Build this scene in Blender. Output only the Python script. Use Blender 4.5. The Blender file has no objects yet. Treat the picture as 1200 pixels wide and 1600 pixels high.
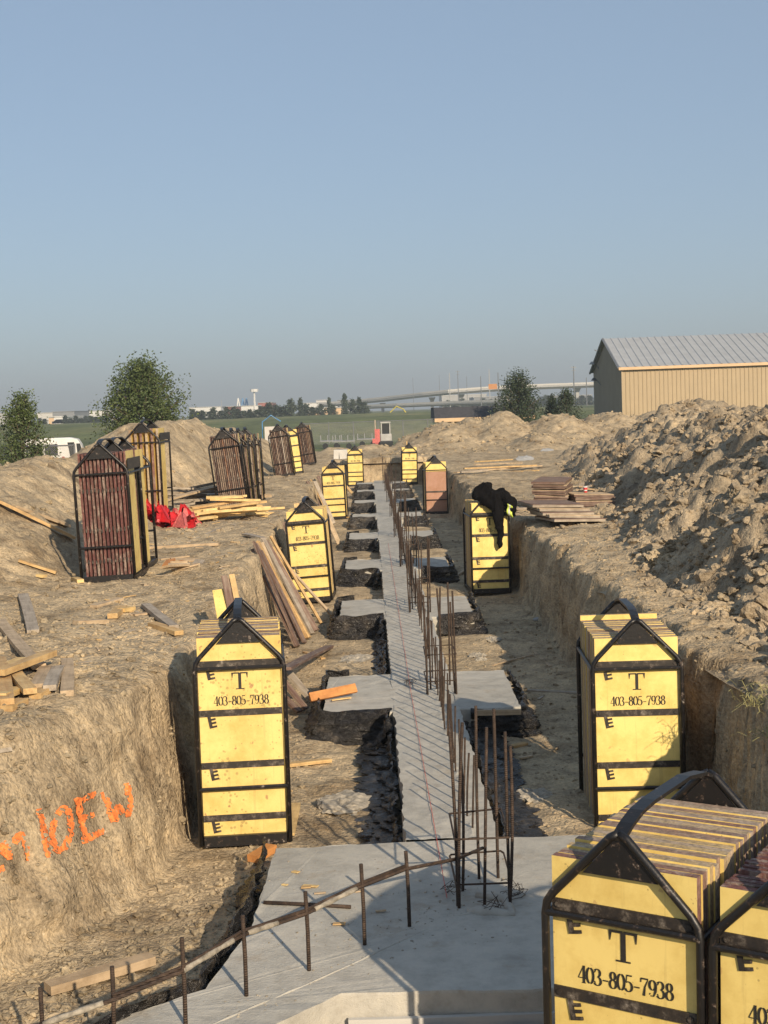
import bpy, math, random
import numpy as np
from mathutils import Vector, Matrix, Euler
from mathutils.bvhtree import BVHTree
rad = math.radians
S = bpy.context.scene
COL = S.collection
# ------------------------------------------------------------------ camera
F, EYE = 2200.0, 3.1
yaw, pit, rol = rad(0.52), rad(4.13), rad(2.0)
fw = np.array([math.sin(yaw)*math.cos(pit), math.cos(yaw)*math.cos(pit), -math.sin(pit)])
R0 = np.array([math.cos(yaw), -math.sin(yaw), 0.0]); U0 = np.cross(R0, fw)
rt = math.cos(rol)*R0 - math.sin(rol)*U0
up = math.sin(rol)*R0 + math.cos(rol)*U0
CP = np.array([0.0, 0.0, EYE])
cd = bpy.data.cameras.new('camera'); cam = bpy.data.objects.new('camera', cd); COL.objects.link(cam)
cd.sensor_fit = 'VERTICAL'; cd.sensor_height = 36.0; cd.lens = 36.0*F/1600.0
cd.clip_start = 0.1; cd.clip_end = 12000
cam.matrix_world = Matrix(((rt[0], up[0], -fw[0], 0), (rt[1], up[1], -fw[1], 0), (rt[2], up[2], -fw[2], EYE), (0, 0, 0, 1)))
S.camera = cam
# ------------------------------------------------------------------ light
SUN_EL, SUN_AZ = rad(24), rad(158)      # azimuth clockwise from +Y
W = bpy.data.worlds.new('World'); S.world = W; W.use_nodes = True
nt = W.node_tree; bg = nt.nodes['Background']
sky = nt.nodes.new('ShaderNodeTexSky'); sky.sky_type = 'NISHITA'; sky.sun_disc = False
sky.sun_elevation = SUN_EL; sky.sun_rotation = SUN_AZ
sky.altitude = 1000; sky.air_density = 1.0; sky.dust_density = 3.0; sky.ozone_density = 2.0
hz = nt.nodes.new('ShaderNodeMix'); hz.data_type = 'RGBA'; hz.inputs[0].default_value = 0.55
hz.inputs[7].default_value = (2.80, 3.60, 4.55, 1)      # smoke haze thins the blue of the clear sky
nt.links.new(sky.outputs[0], hz.inputs[6]); nt.links.new(hz.outputs[2], bg.inputs[0]); bg.inputs[1].default_value = 0.10
sd = bpy.data.lights.new('sun', 'SUN'); sun = bpy.data.objects.new('sun', sd); COL.objects.link(sun)
sd.energy = 4.8; sd.angle = rad(0.6); sd.color = (1.0, 0.82, 0.60)
to_sun = Vector((math.sin(SUN_AZ)*math.cos(SUN_EL), math.cos(SUN_AZ)*math.cos(SUN_EL), math.sin(SUN_EL)))
sun.rotation_euler = to_sun.to_track_quat('Z', 'Y').to_euler()
sun.location = (20, -30, 30)
S.view_settings.view_transform = 'Standard'; S.view_settings.look = 'None'
S.view_settings.exposure = 0.30; S.view_settings.gamma = 1.0
S.cycles.max_bounces = 6; S.cycles.transparent_max_bounces = 12; S.cycles.volume_bounces = 0

# ------------------------------------------------------------------ helpers
def ray(px, py):
    d = fw*F + rt*(px-600) - up*(py-800)
    return d/np.linalg.norm(d)
def P(px, py, z):
    d = ray(px, py); return CP + d*((z-EYE)/d[2])
def PY(px, py, Y):
    d = ray(px, py); return CP + d*(Y/d[1])
rng = np.random.default_rng(7); rnd = random.Random(11)

def _h(ix, iy, iz, s):
    n = (ix*374761393 + iy*668265263 + iz*2147483647 + s*974634777) & 0xffffffff
    n = ((n ^ (n >> 13))*1274126177) & 0xffffffff
    n = n ^ (n >> 16)
    return (n & 0xffff)/65535.0
def vnoise(x, y, z=0.0, s=0):
    x, y, z = np.broadcast_arrays(np.asarray(x, float), np.asarray(y, float), np.asarray(z, float))
    xi, yi, zi = np.floor(x).astype(np.int64), np.floor(y).astype(np.int64), np.floor(z).astype(np.int64)
    fx, fy, fz = x-xi, y-yi, z-zi
    fx, fy, fz = fx*fx*(3-2*fx), fy*fy*(3-2*fy), fz*fz*(3-2*fz)
    o = 0
    for a in (0, 1):
        for b in (0, 1):
            for c in (0, 1):
                w = (fx if a else 1-fx)*(fy if b else 1-fy)*(fz if c else 1-fz)
                o = o + w*_h(xi+a, yi+b, zi+c, s)
    return o*2-1
def fbm(x, y, z=0.0, s=0, o=4, g=0.5):
    t = 0; a = 1; f = 1
    for k in range(o):
        t = t + a*vnoise(np.asarray(x)*f+13.7*k, np.asarray(y)*f-7.3*k, np.asarray(z)*f, s+k); a *= g; f *= 2.03
    return t
def clod(x, y, s, sc):
    """rounded lumps: distance to the nearest scattered centre, as a height 0..1"""
    x = np.asarray(x)/sc; y = np.asarray(y)/sc
    xi, yi = np.floor(x).astype(np.int64), np.floor(y).astype(np.int64)
    best = np.full(x.shape, 9.0); hid = np.zeros(x.shape)
    for a in (-1, 0, 1):
        for b in (-1, 0, 1):
            cx = xi+a+_h(xi+a, yi+b, 1, s); cy = yi+b+_h(xi+a, yi+b, 2, s)
            d = (x-cx)**2+(y-cy)**2; m = d < best
            best = np.where(m, d, best); hid = np.where(m, _h(xi+a, yi+b, 3, s), hid)
    return np.sqrt(np.clip(1-best*1.3, 0, 1))*(0.25+0.75*hid)
def sstep(t):
    t = np.clip(t, 0, 1); return t*t*(3-2*t)

class MB:
    """collects shapes into one mesh"""
    def __init__(s): s.v = []; s.f = []; s.m = []
    def add(s, vs, fs, m=0):
        b = len(s.v); s.v += [tuple(map(float, v)) for v in vs]
        s.f += [tuple(i+b for i in f) for f in fs]; s.m += [m]*len(fs) if isinstance(m, int) else list(m)
    def box(s, c, d, rot=None, m=0, mats=None):
        x, y, z = d[0]/2, d[1]/2, d[2]/2
        vs = [Vector((a, b, e)) for a in (-x, x) for b in (-y, y) for e in (-z, z)]
        if rot is not None: vs = [rot @ v for v in vs]
        vs = [v+Vector(c) for v in vs]
        s.add(vs, [(0, 1, 3, 2), (4, 6, 7, 5), (0, 4, 5, 1), (2, 3, 7, 6), (0, 2, 6, 4), (1, 5, 7, 3)], mats or m)   # -x +x -y +y -z +z
    def tube(s, path, r, n=8, m=0, cap=True):
        pts = [Vector(p) for p in path]; k = len(pts); ring = []
        rs = r if isinstance(r, (list, tuple)) else [r]*k
        ref = Vector((0.13, 0.31, 0.94)) if abs((pts[-1]-pts[0]).normalized().z) < 0.8 else Vector((1, 0.1, 0))
        for i, p in enumerate(pts):
            t = ((pts[min(i+1, k-1)]-pts[i]).normalized()+(pts[i]-pts[max(i-1, 0)]).normalized()).normalized()
            a = t.cross(ref).normalized(); b = t.cross(a).normalized()
            ring += [p+a*math.cos(2*math.pi*j/n)*rs[i]+b*math.sin(2*math.pi*j/n)*rs[i] for j in range(n)]
        fs = [(i*n+j, i*n+(j+1) % n, (i+1)*n+(j+1) % n, (i+1)*n+j) for i in range(k-1) for j in range(n)]
        if cap: fs += [tuple(range(n-1, -1, -1)), tuple((k-1)*n+j for j in range(n))]
        s.add(ring, fs, m)
    def strip(s, path, w, t, side, m=0):
        """flat bar swept along a path; side = width direction"""
        pts = [Vector(p) for p in path]; k = len(pts); ring = []; sd_ = Vector(side).normalized()
        for i, p in enumerate(pts):
            tg = ((pts[min(i+1, k-1)]-pts[i]).normalized()+(pts[i]-pts[max(i-1, 0)]).normalized()).normalized()
            nn = tg.cross(sd_).normalized()
            for a, b in ((-1, -1), (1, -1), (1, 1), (-1, 1)): ring.append(p+sd_*a*w/2+nn*b*t/2)
        fs = [(i*4+j, i*4+(j+1) % 4, (i+1)*4+(j+1) % 4, (i+1)*4+j) for i in range(k-1) for j in range(4)]
        fs += [(3, 2, 1, 0), tuple((k-1)*4+j for j in range(4))]
        s.add(ring, fs, m)
    def prism(s, poly, ax, c0, c1, m=0):
        """polygon (u,v) extruded along axis ax (0,1,2)"""
        def mk(u, v, w): return (w, u, v) if ax == 0 else ((u, w, v) if ax == 1 else (u, v, w))
        n = len(poly); vs = [mk(u, v, c0) for u, v in poly]+[mk(u, v, c1) for u, v in poly]
        s.add(vs, [tuple(range(n-1, -1, -1)), tuple(range(n, 2*n))]+[(i, (i+1) % n, n+(i+1) % n, n+i) for i in range(n)], m)
    def mesh(s, name, mats, smooth=False):
        me = bpy.data.meshes.new(name); me.from_pydata(s.v, [], s.f)
        for mt in (mats if isinstance(mats, (list, tuple)) else [mats]): me.materials.append(mt)
        if any(s.m): me.polygons.foreach_set('material_index', s.m)
        if smooth: me.polygons.foreach_set('use_smooth', [True]*len(s.f))
        me.update(); return me
    def build(s, name, mats, parent=None, smooth=False, bevel=0):
        o = bpy.data.objects.new(name, s.mesh(name, mats, smooth)); COL.objects.link(o)
        if parent: o.parent = parent
        if bevel:
            b = o.modifiers.new('bevel', 'BEVEL'); b.width = bevel; b.segments = 2; b.limit_method = 'ANGLE'
        return o
def tag(o, label=None, cat=None, group=None, kind=None):
    if label: o['label'] = label
    if cat: o['category'] = cat
    if group: o['group'] = group
    if kind: o['kind'] = kind
    return o
def empty(name, label, cat, group=None, mat=None):
    o = bpy.data.objects.new(name, None); COL.objects.link(o); o.empty_display_size = 0.1
    if mat is not None: o.matrix_world = mat
    return tag(o, label, cat, group)
def link(name, me, parent=None, mat=None):
    o = bpy.data.objects.new(name, me); COL.objects.link(o)
    if parent: o.parent = parent
    if mat is not None: o.matrix_local = mat
    return o
def npmesh(name, V, Fq, mats, smooth=True, mi=None):
    me = bpy.data.meshes.new(name); V = np.asarray(V, np.float32); Fq = np.asarray(Fq, np.int32)
    n, k = Fq.shape
    me.vertices.add(len(V)); me.vertices.foreach_set('co', V.ravel())
    me.loops.add(n*k); me.loops.foreach_set('vertex_index', Fq.ravel())
    me.polygons.add(n); me.polygons.foreach_set('loop_start', np.arange(n, dtype=np.int32)*k)
    me.polygons.foreach_set('use_smooth', np.full(n, smooth))
    for m in (mats if isinstance(mats, (list, tuple)) else [mats]): me.materials.append(m)
    if mi is not None: me.polygons.foreach_set('material_index', np.asarray(mi, np.int32))
    me.update(calc_edges=True); me.validate(); return me

# ------------------------------------------------------------------ materials
def mat(name, build):
    m = bpy.data.materials.new(name); m.use_nodes = True; t = m.node_tree
    b = t.nodes['Principled BSDF']; build(t, b); return m
def nd(t, typ, **k):
    n = t.nodes.new(typ)
    for a, v in k.items():
        if a.startswith('i_'): n.inputs[a[2:].replace('_', ' ')].default_value = v
        else: setattr(n, a, v)
    return n
def coord(t, kind='Object', scale=None):
    c = nd(t, 'ShaderNodeTexCoord').outputs[kind]
    if kind == 'World': pass
    if scale:
        mp = nd(t, 'ShaderNodeMapping'); mp.inputs['Scale'].default_value = scale; t.links.new(c, mp.inputs[0]); return mp.outputs[0]
    return c
def gpos(t, scale=(1, 1, 1)):
    g = nd(t, 'ShaderNodeNewGeometry').outputs['Position']
    mp = nd(t, 'ShaderNodeMapping'); mp.inputs['Scale'].default_value = scale; t.links.new(g, mp.inputs[0]); return mp.outputs[0]
def noise(t, vec, sc, det=6, rough=0.6, dist=0.0):
    n = nd(t, 'ShaderNodeTexNoise'); n.inputs['Scale'].default_value = sc; n.inputs['Detail'].default_value = det
    n.inputs['Roughness'].default_value = rough; n.inputs['Distortion'].default_value = dist
    t.links.new(vec, n.inputs['Vector']); return n.outputs['Fac']
def ramp(t, fac, stops):
    r = nd(t, 'ShaderNodeValToRGB'); e = r.color_ramp.elements
    while len(e) < len(stops): e.new(0.5)
    for i, (p, c) in enumerate(stops):
        e[i].position = p; e[i].color = (*c, 1) if len(c) == 3 else c
    t.links.new(fac, r.inputs[0]); return r.outputs[0]
def mix(t, fac, a, b, mode='MIX'):
    m = nd(t, 'ShaderNodeMix', data_type='RGBA', blend_type=mode)
    for i, v in ((0, fac), (6, a), (7, b)):
        if isinstance(v, (int, float)): m.inputs[i].default_value = v
        elif isinstance(v, tuple): m.inputs[i].default_value = (*v, 1)
        else: t.links.new(v, m.inputs[i])
    return m.outputs[2]
def bump(t, b, h, st=0.5, dist=0.02):
    n = nd(t, 'ShaderNodeBump'); n.inputs['Strength'].default_value = st; n.inputs['Distance'].default_value = dist
    t.links.new(h, n.inputs['Height']); t.links.new(n.outputs[0], b.inputs['Normal']); return n
def mth(t, op, a, b=None):
    n = nd(t, 'ShaderNodeMath', operation=op)
    for i, v in ((0, a), (1, b)):
        if v is None: continue
        if isinstance(v, (int, float)): n.inputs[i].default_value = v
        else: t.links.new(v, n.inputs[i])
    return n.outputs[0]
def orand(t): return nd(t, 'ShaderNodeObjectInfo').outputs['Random']

def soil(name, c1, c2, c3, pebble=0.5, bs=1.0):
    def f(t, b):
        g = gpos(t)
        n1 = noise(t, g, 0.55, 5, 0.6); n2 = noise(t, g, 5, 8, 0.72); n3 = noise(t, g, 38, 6, 0.7)
        base = ramp(t, n1, [(0.3, c1), (0.55, c2), (0.75, c3)])
        d = ramp(t, n2, [(0.3, (0.58, 0.57, 0.57)), (0.5, (1.0, 1.0, 1.0)), (0.72, (1.30, 1.26, 1.18))])
        c = mix(t, 1.0, base, d, 'MULTIPLY')
        vo = nd(t, 'ShaderNodeTexVoronoi', feature='F1'); vo.inputs['Scale'].default_value = 26; vo.inputs['Randomness'].default_value = 1
        wv = nd(t, 'ShaderNodeVectorMath', operation='ADD'); nn = nd(t, 'ShaderNodeTexNoise'); nn.inputs['Scale'].default_value = 9
        t.links.new(g, nn.inputs['Vector']); t.links.new(g, wv.inputs[0])
        sc = nd(t, 'ShaderNodeVectorMath', operation='SCALE'); t.links.new(nn.outputs['Color'], sc.inputs[0]); sc.inputs['Scale'].default_value = 0.035
        t.links.new(sc.outputs[0], wv.inputs[1]); t.links.new(wv.outputs[0], vo.inputs['Vector'])
        peb = ramp(t, vo.outputs['Distance'], [(0.16, (1, 1, 1)), (0.34, (0, 0, 0))])
        sel = ramp(t, noise(t, g, 14, 3), [(0.5, (0, 0, 0)), (0.6, (1, 1, 1))])
        pm = mix(t, 1.0, peb, sel, 'MULTIPLY')
        c = mix(t, mth(t, 'MULTIPLY', pm, pebble), c, (0.58, 0.50, 0.37))
        pt = ramp(t, noise(t, g, 1.7, 6, 0.68), [(0.34, (0.60, 0.56, 0.52)), (0.50, (0.95, 0.94, 0.93)), (0.68, (1.12, 1.10, 1.06))])
        c = mix(t, 1.0, c, pt, 'MULTIPLY')
        c = mix(t, 0.6, c, mix(t, 1.0, c, ramp(t, n3, [(0.32, (0.36, 0.35, 0.34)), (0.5, (1.0, 1.0, 1.0)), (0.68, (1.5, 1.48, 1.42))]), 'MULTIPLY'))
        t.links.new(c, b.inputs['Base Color']); b.inputs['Roughness'].default_value = 0.95; b.inputs['Specular IOR Level'].default_value = 0.15
        def vor(sc_):
            q = nd(t, 'ShaderNodeTexVoronoi', feature='F1'); q.inputs['Scale'].default_value = sc_; t.links.new(wv.outputs[0], q.inputs['Vector'])
            return mth(t, 'SUBTRACT', 1.0, mth(t, 'MULTIPLY', q.outputs['Distance'], 1.25))
        m1 = ramp(t, noise(t, g, 2.6, 4, 0.7), [(0.38, (0, 0, 0)), (0.62, (1, 1, 1))])
        lum = mth(t, 'ADD', mth(t, 'MULTIPLY', mth(t, 'MULTIPLY', vor(9.0), m1), 0.55), mth(t, 'ADD', mth(t, 'MULTIPLY', vor(24.0), 0.36), mth(t, 'MULTIPLY', vor(60.0), 0.22)))
        n5 = noise(t, g, 6, 3, 0.5)
        hs = mth(t, 'ADD', mth(t, 'MULTIPLY', n5, 0.9), mth(t, 'ADD', lum, mth(t, 'MULTIPLY', n3, 0.22)))
        bump(t, b, hs, bs*0.62, 0.040)
    return mat(name, f)
M = {}
M['soil'] = soil('soil', (0.34, 0.275, 0.186), (0.45, 0.365, 0.245), (0.54, 0.435, 0.29))
M['soil_grey'] = soil('soil_grey', (0.265, 0.222, 0.160), (0.375, 0.310, 0.220), (0.51, 0.410, 0.275), 0.2, 0.9)
M['soil_left'] = soil('soil_left', (0.34, 0.277, 0.19), (0.45, 0.367, 0.248), (0.54, 0.435, 0.295), 0.4, 1.0)
M['clod'] = soil('clod', (0.27, 0.228, 0.160), (0.38, 0.315, 0.218), (0.50, 0.40, 0.26), 0.1, 0.8)
def f(t, b):
    g = gpos(t); n = noise(t, g, 0.9, 5, 0.65); n2 = noise(t, g, 60, 4, 0.7); n3 = noise(t, g, 7, 6, 0.7)
    c = ramp(t, n, [(0.3, (0.36, 0.348, 0.307)), (0.55, (0.455, 0.437, 0.385)), (0.75, (0.52, 0.49, 0.425))])
    c = mix(t, 0.7, c, mix(t, 1.0, c, ramp(t, n3, [(0.3, (0.66, 0.65, 0.64)), (0.55, (1, 1, 1)), (0.8, (1.2, 1.17, 1.1))]), 'MULTIPLY'))
    st = ramp(t, noise(t, g, 3.1, 5, 0.7), [(0.57, (0, 0, 0)), (0.70, (1, 1, 1))])
    c = mix(t, mth(t, 'MULTIPLY', st, 0.5), c, (0.28, 0.215, 0.14))
    t.links.new(c, b.inputs['Base Color']); b.inputs['Roughness'].default_value = 0.88
    bump(t, b, mth(t, 'ADD', mth(t, 'MULTIPLY', n3, 1.0), mth(t, 'MULTIPLY', n2, 0.4)), 0.45, 0.025)
M['concrete'] = mat('concrete', f)
def yellow(base, amount):
    def f(t, b):
        o = nd(t, 'ShaderNodeTexCoord').outputs['Object']; r = orand(t)
        mp = nd(t, 'ShaderNodeVectorMath', operation='ADD'); cb = nd(t, 'ShaderNodeCombineXYZ')
        t.links.new(mth(t, 'MULTIPLY', r, 37.0), cb.inputs[0]); t.links.new(o, mp.inputs[0]); t.links.new(cb.outputs[0], mp.inputs[1]); v = mp.outputs[0]
        dirt = ramp(t, noise(t, v, 3.2, 6, 0.7), [(0.42, (1, 1, 1)), (0.72, (0.72, 0.64, 0.48))])
        c = mix(t, 1.0, base, dirt, 'MULTIPLY')
        c = mix(t, 1.0, c, ramp(t, r, [(0.0, (0.88, 0.86, 0.85)), (1.0, (1.06, 1.05, 1.05))]), 'MULTIPLY')
        st = nd(t, 'ShaderNodeMapping'); st.inputs['Scale'].default_value = (22, 22, 0.9); t.links.new(v, st.inputs[0])
        drip = ramp(t, noise(t, st.outputs[0], 1.6, 3, 0.6), [(0.60, (0, 0, 0)), (0.66, (1, 1, 1))])
        c = mix(t, mth(t, 'MULTIPLY', drip, 0.16), c, (0.25, 0.17, 0.07))
        vo = nd(t, 'ShaderNodeTexVoronoi'); vo.inputs['Scale'].default_value = 30; t.links.new(v, vo.inputs['Vector'])
        nn = noise(t, v, 2.3, 3)
        thr = mth(t, 'MULTIPLY', ramp(t, nn, [(0.4, (0, 0, 0)), (0.62, (1, 1, 1))]), 0.30*amount)
        spot = mth(t, 'LESS_THAN', mth(t, 'ADD', vo.outputs['Distance'], mth(t, 'MULTIPLY', noise(t, v, 60, 2), 0.2)), mth(t, 'ADD', thr, 0.13*amount))
        c = mix(t, mth(t, 'MULTIPLY', spot, 0.55), c, (0.26, 0.19, 0.07))
        big = ramp(t, noise(t, v, 11, 4, 0.55), [(0.665, (0, 0, 0)), (0.68, (1, 1, 1))])
        c = mix(t, mth(t, 'MULTIPLY', big, 0.75*amount), c, (0.36, 0.19, 0.09))
        t.links.new(c, b.inputs['Base Color']); b.inputs['Roughness'].default_value = 0.48; b.inputs['Specular IOR Level'].default_value = 0.35
        bump(t, b, noise(t, v, 14, 4), 0.12, 0.01)
    return f
M['yellow'] = mat('yellow', yellow((0.82, 0.65, 0.225), 0.55))
M['yellow_worn'] = mat('yellow_worn', yellow((0.82, 0.645, 0.235), 1.0))
M['pink'] = mat('pink', yellow((0.42, 0.24, 0.17), 1.0))
def edge(stops):
    def f(t, b):
        o = nd(t, 'ShaderNodeTexCoord').outputs['Object']; r = orand(t)
        mp = nd(t, 'ShaderNodeVectorMath', operation='ADD'); cb = nd(t, 'ShaderNodeCombineXYZ')
        t.links.new(mth(t, 'MULTIPLY', r, 91.0), cb.inputs[1]); t.links.new(o, mp.inputs[0]); t.links.new(cb.outputs[0], mp.inputs[1]); v = mp.outputs[0]
        c = ramp(t, r, stops)
        ms = nd(t, 'ShaderNodeMapping'); ms.inputs['Scale'].default_value = (1, 1, 0.28); t.links.new(v, ms.inputs[0])
        n = noise(t, ms.outputs[0], 16, 6, 0.78)
        c = mix(t, ramp(t, n, [(0.50, (0, 0, 0)), (0.66, (0.7, 0.7, 0.7))]), c, (0.42, 0.37, 0.31))
        n2 = noise(t, v, 45, 4, 0.7)
        c = mix(t, 1.0, c, ramp(t, n2, [(0.3, (0.5, 0.5, 0.5)), (0.65, (1.25, 1.2, 1.15))]), 'MULTIPLY')
        t.links.new(c, b.inputs['Base Color']); b.inputs['Roughness'].default_value = 0.85
        bump(t, b, n2, 0.5, 0.008)
    return f
M['ply_edge'] = mat('ply_edge', edge([(0.0, (0.16, 0.06, 0.05)), (0.3, (0.28, 0.19, 0.14)), (0.55, (0.38, 0.31, 0.25)), (0.8, (0.45, 0.34, 0.18)), (1.0, (0.24, 0.17, 0.14))]))
M['red_edge'] = mat('red_edge', edge([(0.0, (0.10, 0.036, 0.034)), (0.5, (0.145, 0.058, 0.050)), (0.9, (0.12, 0.055, 0.045)), (1.0, (0.26, 0.21, 0.16))]))
M['brown_edge'] = mat('brown_edge', edge([(0.0, (0.07, 0.045, 0.038)), (0.4, (0.12, 0.07, 0.055)), (0.75, (0.22, 0.165, 0.125)), (0.9, (0.20, 0.10, 0.06)), (1.0, (0.45, 0.41, 0.36))]))
def f(t, b):
    g = gpos(t); n = noise(t, g, 26, 5, 0.7)
    c = ramp(t, n, [(0.0, (0.005, 0.005, 0.006)), (0.57, (0.009, 0.008, 0.008)), (0.63, (0.06, 0.04, 0.03)), (0.70, (0.28, 0.26, 0.23))])
    t.links.new(c, b.inputs['Base Color']); b.inputs['Roughness'].default_value = 0.42; b.inputs['Metallic'].default_value = 0.0
    bump(t, b, noise(t, g, 40, 3), 0.25, 0.005)
M['black_steel'] = mat('black_steel', f)
def f(t, b):
    g = gpos(t); n = noise(t, g, 16, 6, 0.75)
    c = ramp(t, n, [(0.30, (0.010, 0.009, 0.009)), (0.50, (0.028, 0.021, 0.016)), (0.62, (0.12, 0.10, 0.08)), (0.74, (0.38, 0.34, 0.29))])
    t.links.new(c, b.inputs['Base Color']); b.inputs['Roughness'].default_value = 0.6
    bump(t, b, n, 0.4, 0.006)
M['strap'] = mat('strap', f)
def plain(c, r=0.6, var=0.25, sc=8, metal=0.0, em=None):
    def f(t, b):
        g = gpos(t); n = noise(t, g, sc, 5, 0.65)
        cc = mix(t, 1.0, c, ramp(t, n, [(0.3, (1-var,)*3), (0.7, (1+var,)*3)]), 'MULTIPLY')
        t.links.new(cc, b.inputs['Base Color']); b.inputs['Roughness'].default_value = r; b.inputs['Metallic'].default_value = metal
    return f
M['ink'] = mat('ink', plain((0.018, 0.016, 0.014), 0.6, 0.3, 60))
def wood(c1, c2, c3):
    def f(t, b):
        o = nd(t, 'ShaderNodeTexCoord').outputs['Object']; r = orand(t)
        mp = nd(t, 'ShaderNodeMapping'); mp.inputs['Scale'].default_value = (1.6, 30, 30); t.links.new(o, mp.inputs[0])
        ad = nd(t, 'ShaderNodeVectorMath', operation='ADD'); cb = nd(t, 'ShaderNodeCombineXYZ'); t.links.new(mth(t, 'MULTIPLY', r, 57.0), cb.inputs[0])
        t.links.new(mp.outputs[0], ad.inputs[0]); t.links.new(cb.outputs[0], ad.inputs[1])
        n = noise(t, ad.outputs[0], 1.5, 5, 0.6, 0.6)
        c = mix(t, r, c1, c2)
        c = mix(t, ramp(t, n, [(0.45, (0, 0, 0)), (0.7, (0.8, 0.8, 0.8))]), c, c3)
        n2 = noise(t, o, 7, 4, 0.7)
        c = mix(t, 1.0, c, ramp(t, n2, [(0.35, (0.72, 0.70, 0.68)), (0.6, (1.05, 1.05, 1.05))]), 'MULTIPLY')
        t.links.new(c, b.inputs['Base Color']); b.inputs['Roughness'].default_value = 0.75; bump(t, b, n, 0.3, 0.004)
    return f
M['pine'] = mat('pine', wood((0.60, 0.43, 0.20), (0.50, 0.33, 0.15), (0.42, 0.24, 0.10)))
M['pine_new'] = mat('pine_new', wood((0.74, 0.56, 0.26), (0.66, 0.47, 0.20), (0.56, 0.36, 0.15)))
M['wood_grey'] = mat('wood_grey', wood((0.42, 0.36, 0.28), (0.34, 0.29, 0.23), (0.24, 0.20, 0.155)))
M['wood_orange'] = mat('wood_orange', wood((0.55, 0.24, 0.07), (0.52, 0.24, 0.08), (0.40, 0.17, 0.05)))
M['wood_tan'] = mat('wood_tan', wood((0.52, 0.40, 0.26), (0.44, 0.33, 0.21), (0.33, 0.245, 0.15)))
M['form_brown'] = mat('form_brown', wood((0.17, 0.10, 0.075), (0.12, 0.072, 0.055), (0.32, 0.26, 0.20)))
def f(t, b):
    g = gpos(t); n = noise(t, g, 22, 5, 0.7)
    c = ramp(t, n, [(0.3, (0.030, 0.021, 0.017)), (0.55, (0.070, 0.046, 0.032)), (0.75, (0.15, 0.10, 0.07))])
    t.links.new(c, b.inputs['Base Color']); b.inputs['Roughness'].default_value = 0.75; b.inputs['Metallic'].default_value = 0.25
    w = nd(t, 'ShaderNodeTexWave', wave_type='BANDS', bands_direction='Z'); w.inputs['Scale'].default_value = 26; t.links.new(g, w.inputs['Vector'])
    bump(t, b, w.outputs['Fac'], 0.8, 0.004)
M['rebar'] = mat('rebar', f)
M['rebar_caked'] = mat('rebar_caked', plain((0.28, 0.25, 0.20), 0.9, 0.5, 25))
def f(t, b):
    g = gpos(t); n = noise(t, g, 3, 5, 0.7); n2 = noise(t, g, 9, 6, 0.65, 1.8)
    c = ramp(t, n, [(0.35, (0.012, 0.012, 0.014)), (0.54, (0.030, 0.028, 0.027)), (0.74, (0.13, 0.108, 0.084))])
    t.links.new(c, b.inputs['Base Color']); b.inputs['Roughness'].default_value = 0.27; bump(t, b, n2, 1.0, 0.06)
M['poly'] = mat('poly', f)
M['orange_paint'] = mat('orange_paint', plain((0.80, 0.21, 0.05), 0.85, 0.45, 30))
M['red'] = mat('red', plain((0.50, 0.018, 0.022), 0.45, 0.35, 12))
M['red_pale'] = mat('red_pale', plain((0.50, 0.12, 0.11), 0.6, 0.45, 20))
M['white'] = mat('white', plain((0.62, 0.62, 0.60), 0.5, 0.1, 3))
M['offwhite'] = mat('offwhite', plain((0.50, 0.49, 0.46), 0.7, 0.12, 3))
M['grey'] = mat('grey', plain((0.20, 0.21, 0.22), 0.6, 0.2, 3))
M['lightgrey'] = mat('lightgrey', plain((0.36, 0.36, 0.35), 0.7, 0.15, 3))
M['dark'] = mat('dark', plain((0.03, 0.033, 0.036), 0.25, 0.1, 3))
M['hivis'] = mat('hivis', plain((0.50, 0.62, 0.09), 0.6, 0.15, 20))
M['reflect'] = mat('reflect', plain((0.55, 0.56, 0.56), 0.35, 0.1, 20))
def f(t, b):
    g = gpos(t); n = noise(t, g, 30, 4)
    b.inputs['Base Color'].default_value = (0.006, 0.0055, 0.006, 1); b.inputs['Roughness'].default_value = 0.95
    b.inputs['Specular IOR Level'].default_value = 0.1; bump(t, b, n, 0.5, 0.01)
M['cloth'] = mat('cloth', f)
M['siding'] = mat('siding', plain((0.37, 0.285, 0.172), 0.5, 0.06, 0.8))
M['siding_shaded'] = mat('siding_shaded', plain((0.30, 0.25, 0.185), 0.55, 0.08, 0.8))  # tan siding again, with the gable end's shade put into its colour
M['roof'] = mat('roof', plain((0.40, 0.41, 0.41), 0.45, 0.1, 1.2, 0.15))
M['roof_dark'] = mat('roof_dark', plain((0.045, 0.047, 0.055), 0.9, 0.3, 6))
M['cream'] = mat('cream', plain((0.60, 0.42, 0.25), 0.7, 0.08, 1))
M['brick_red'] = mat('brick_red', plain((0.30, 0.10, 0.07), 0.8, 0.15, 1))
M['galv'] = mat('galv', plain((0.22, 0.23, 0.24), 0.5, 0.15, 5, 0.5))
M['blue'] = mat('blue', plain((0.08, 0.22, 0.42), 0.5, 0.15, 5))
M['spill'] = mat('spill', plain((0.34, 0.305, 0.245), 0.95, 0.45, 18))
M['string'] = mat('string', plain((0.55, 0.10, 0.09), 0.8, 0.2, 30))
M['mustard'] = mat('mustard', plain((0.45, 0.38, 0.06), 0.5, 0.1, 3))
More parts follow.
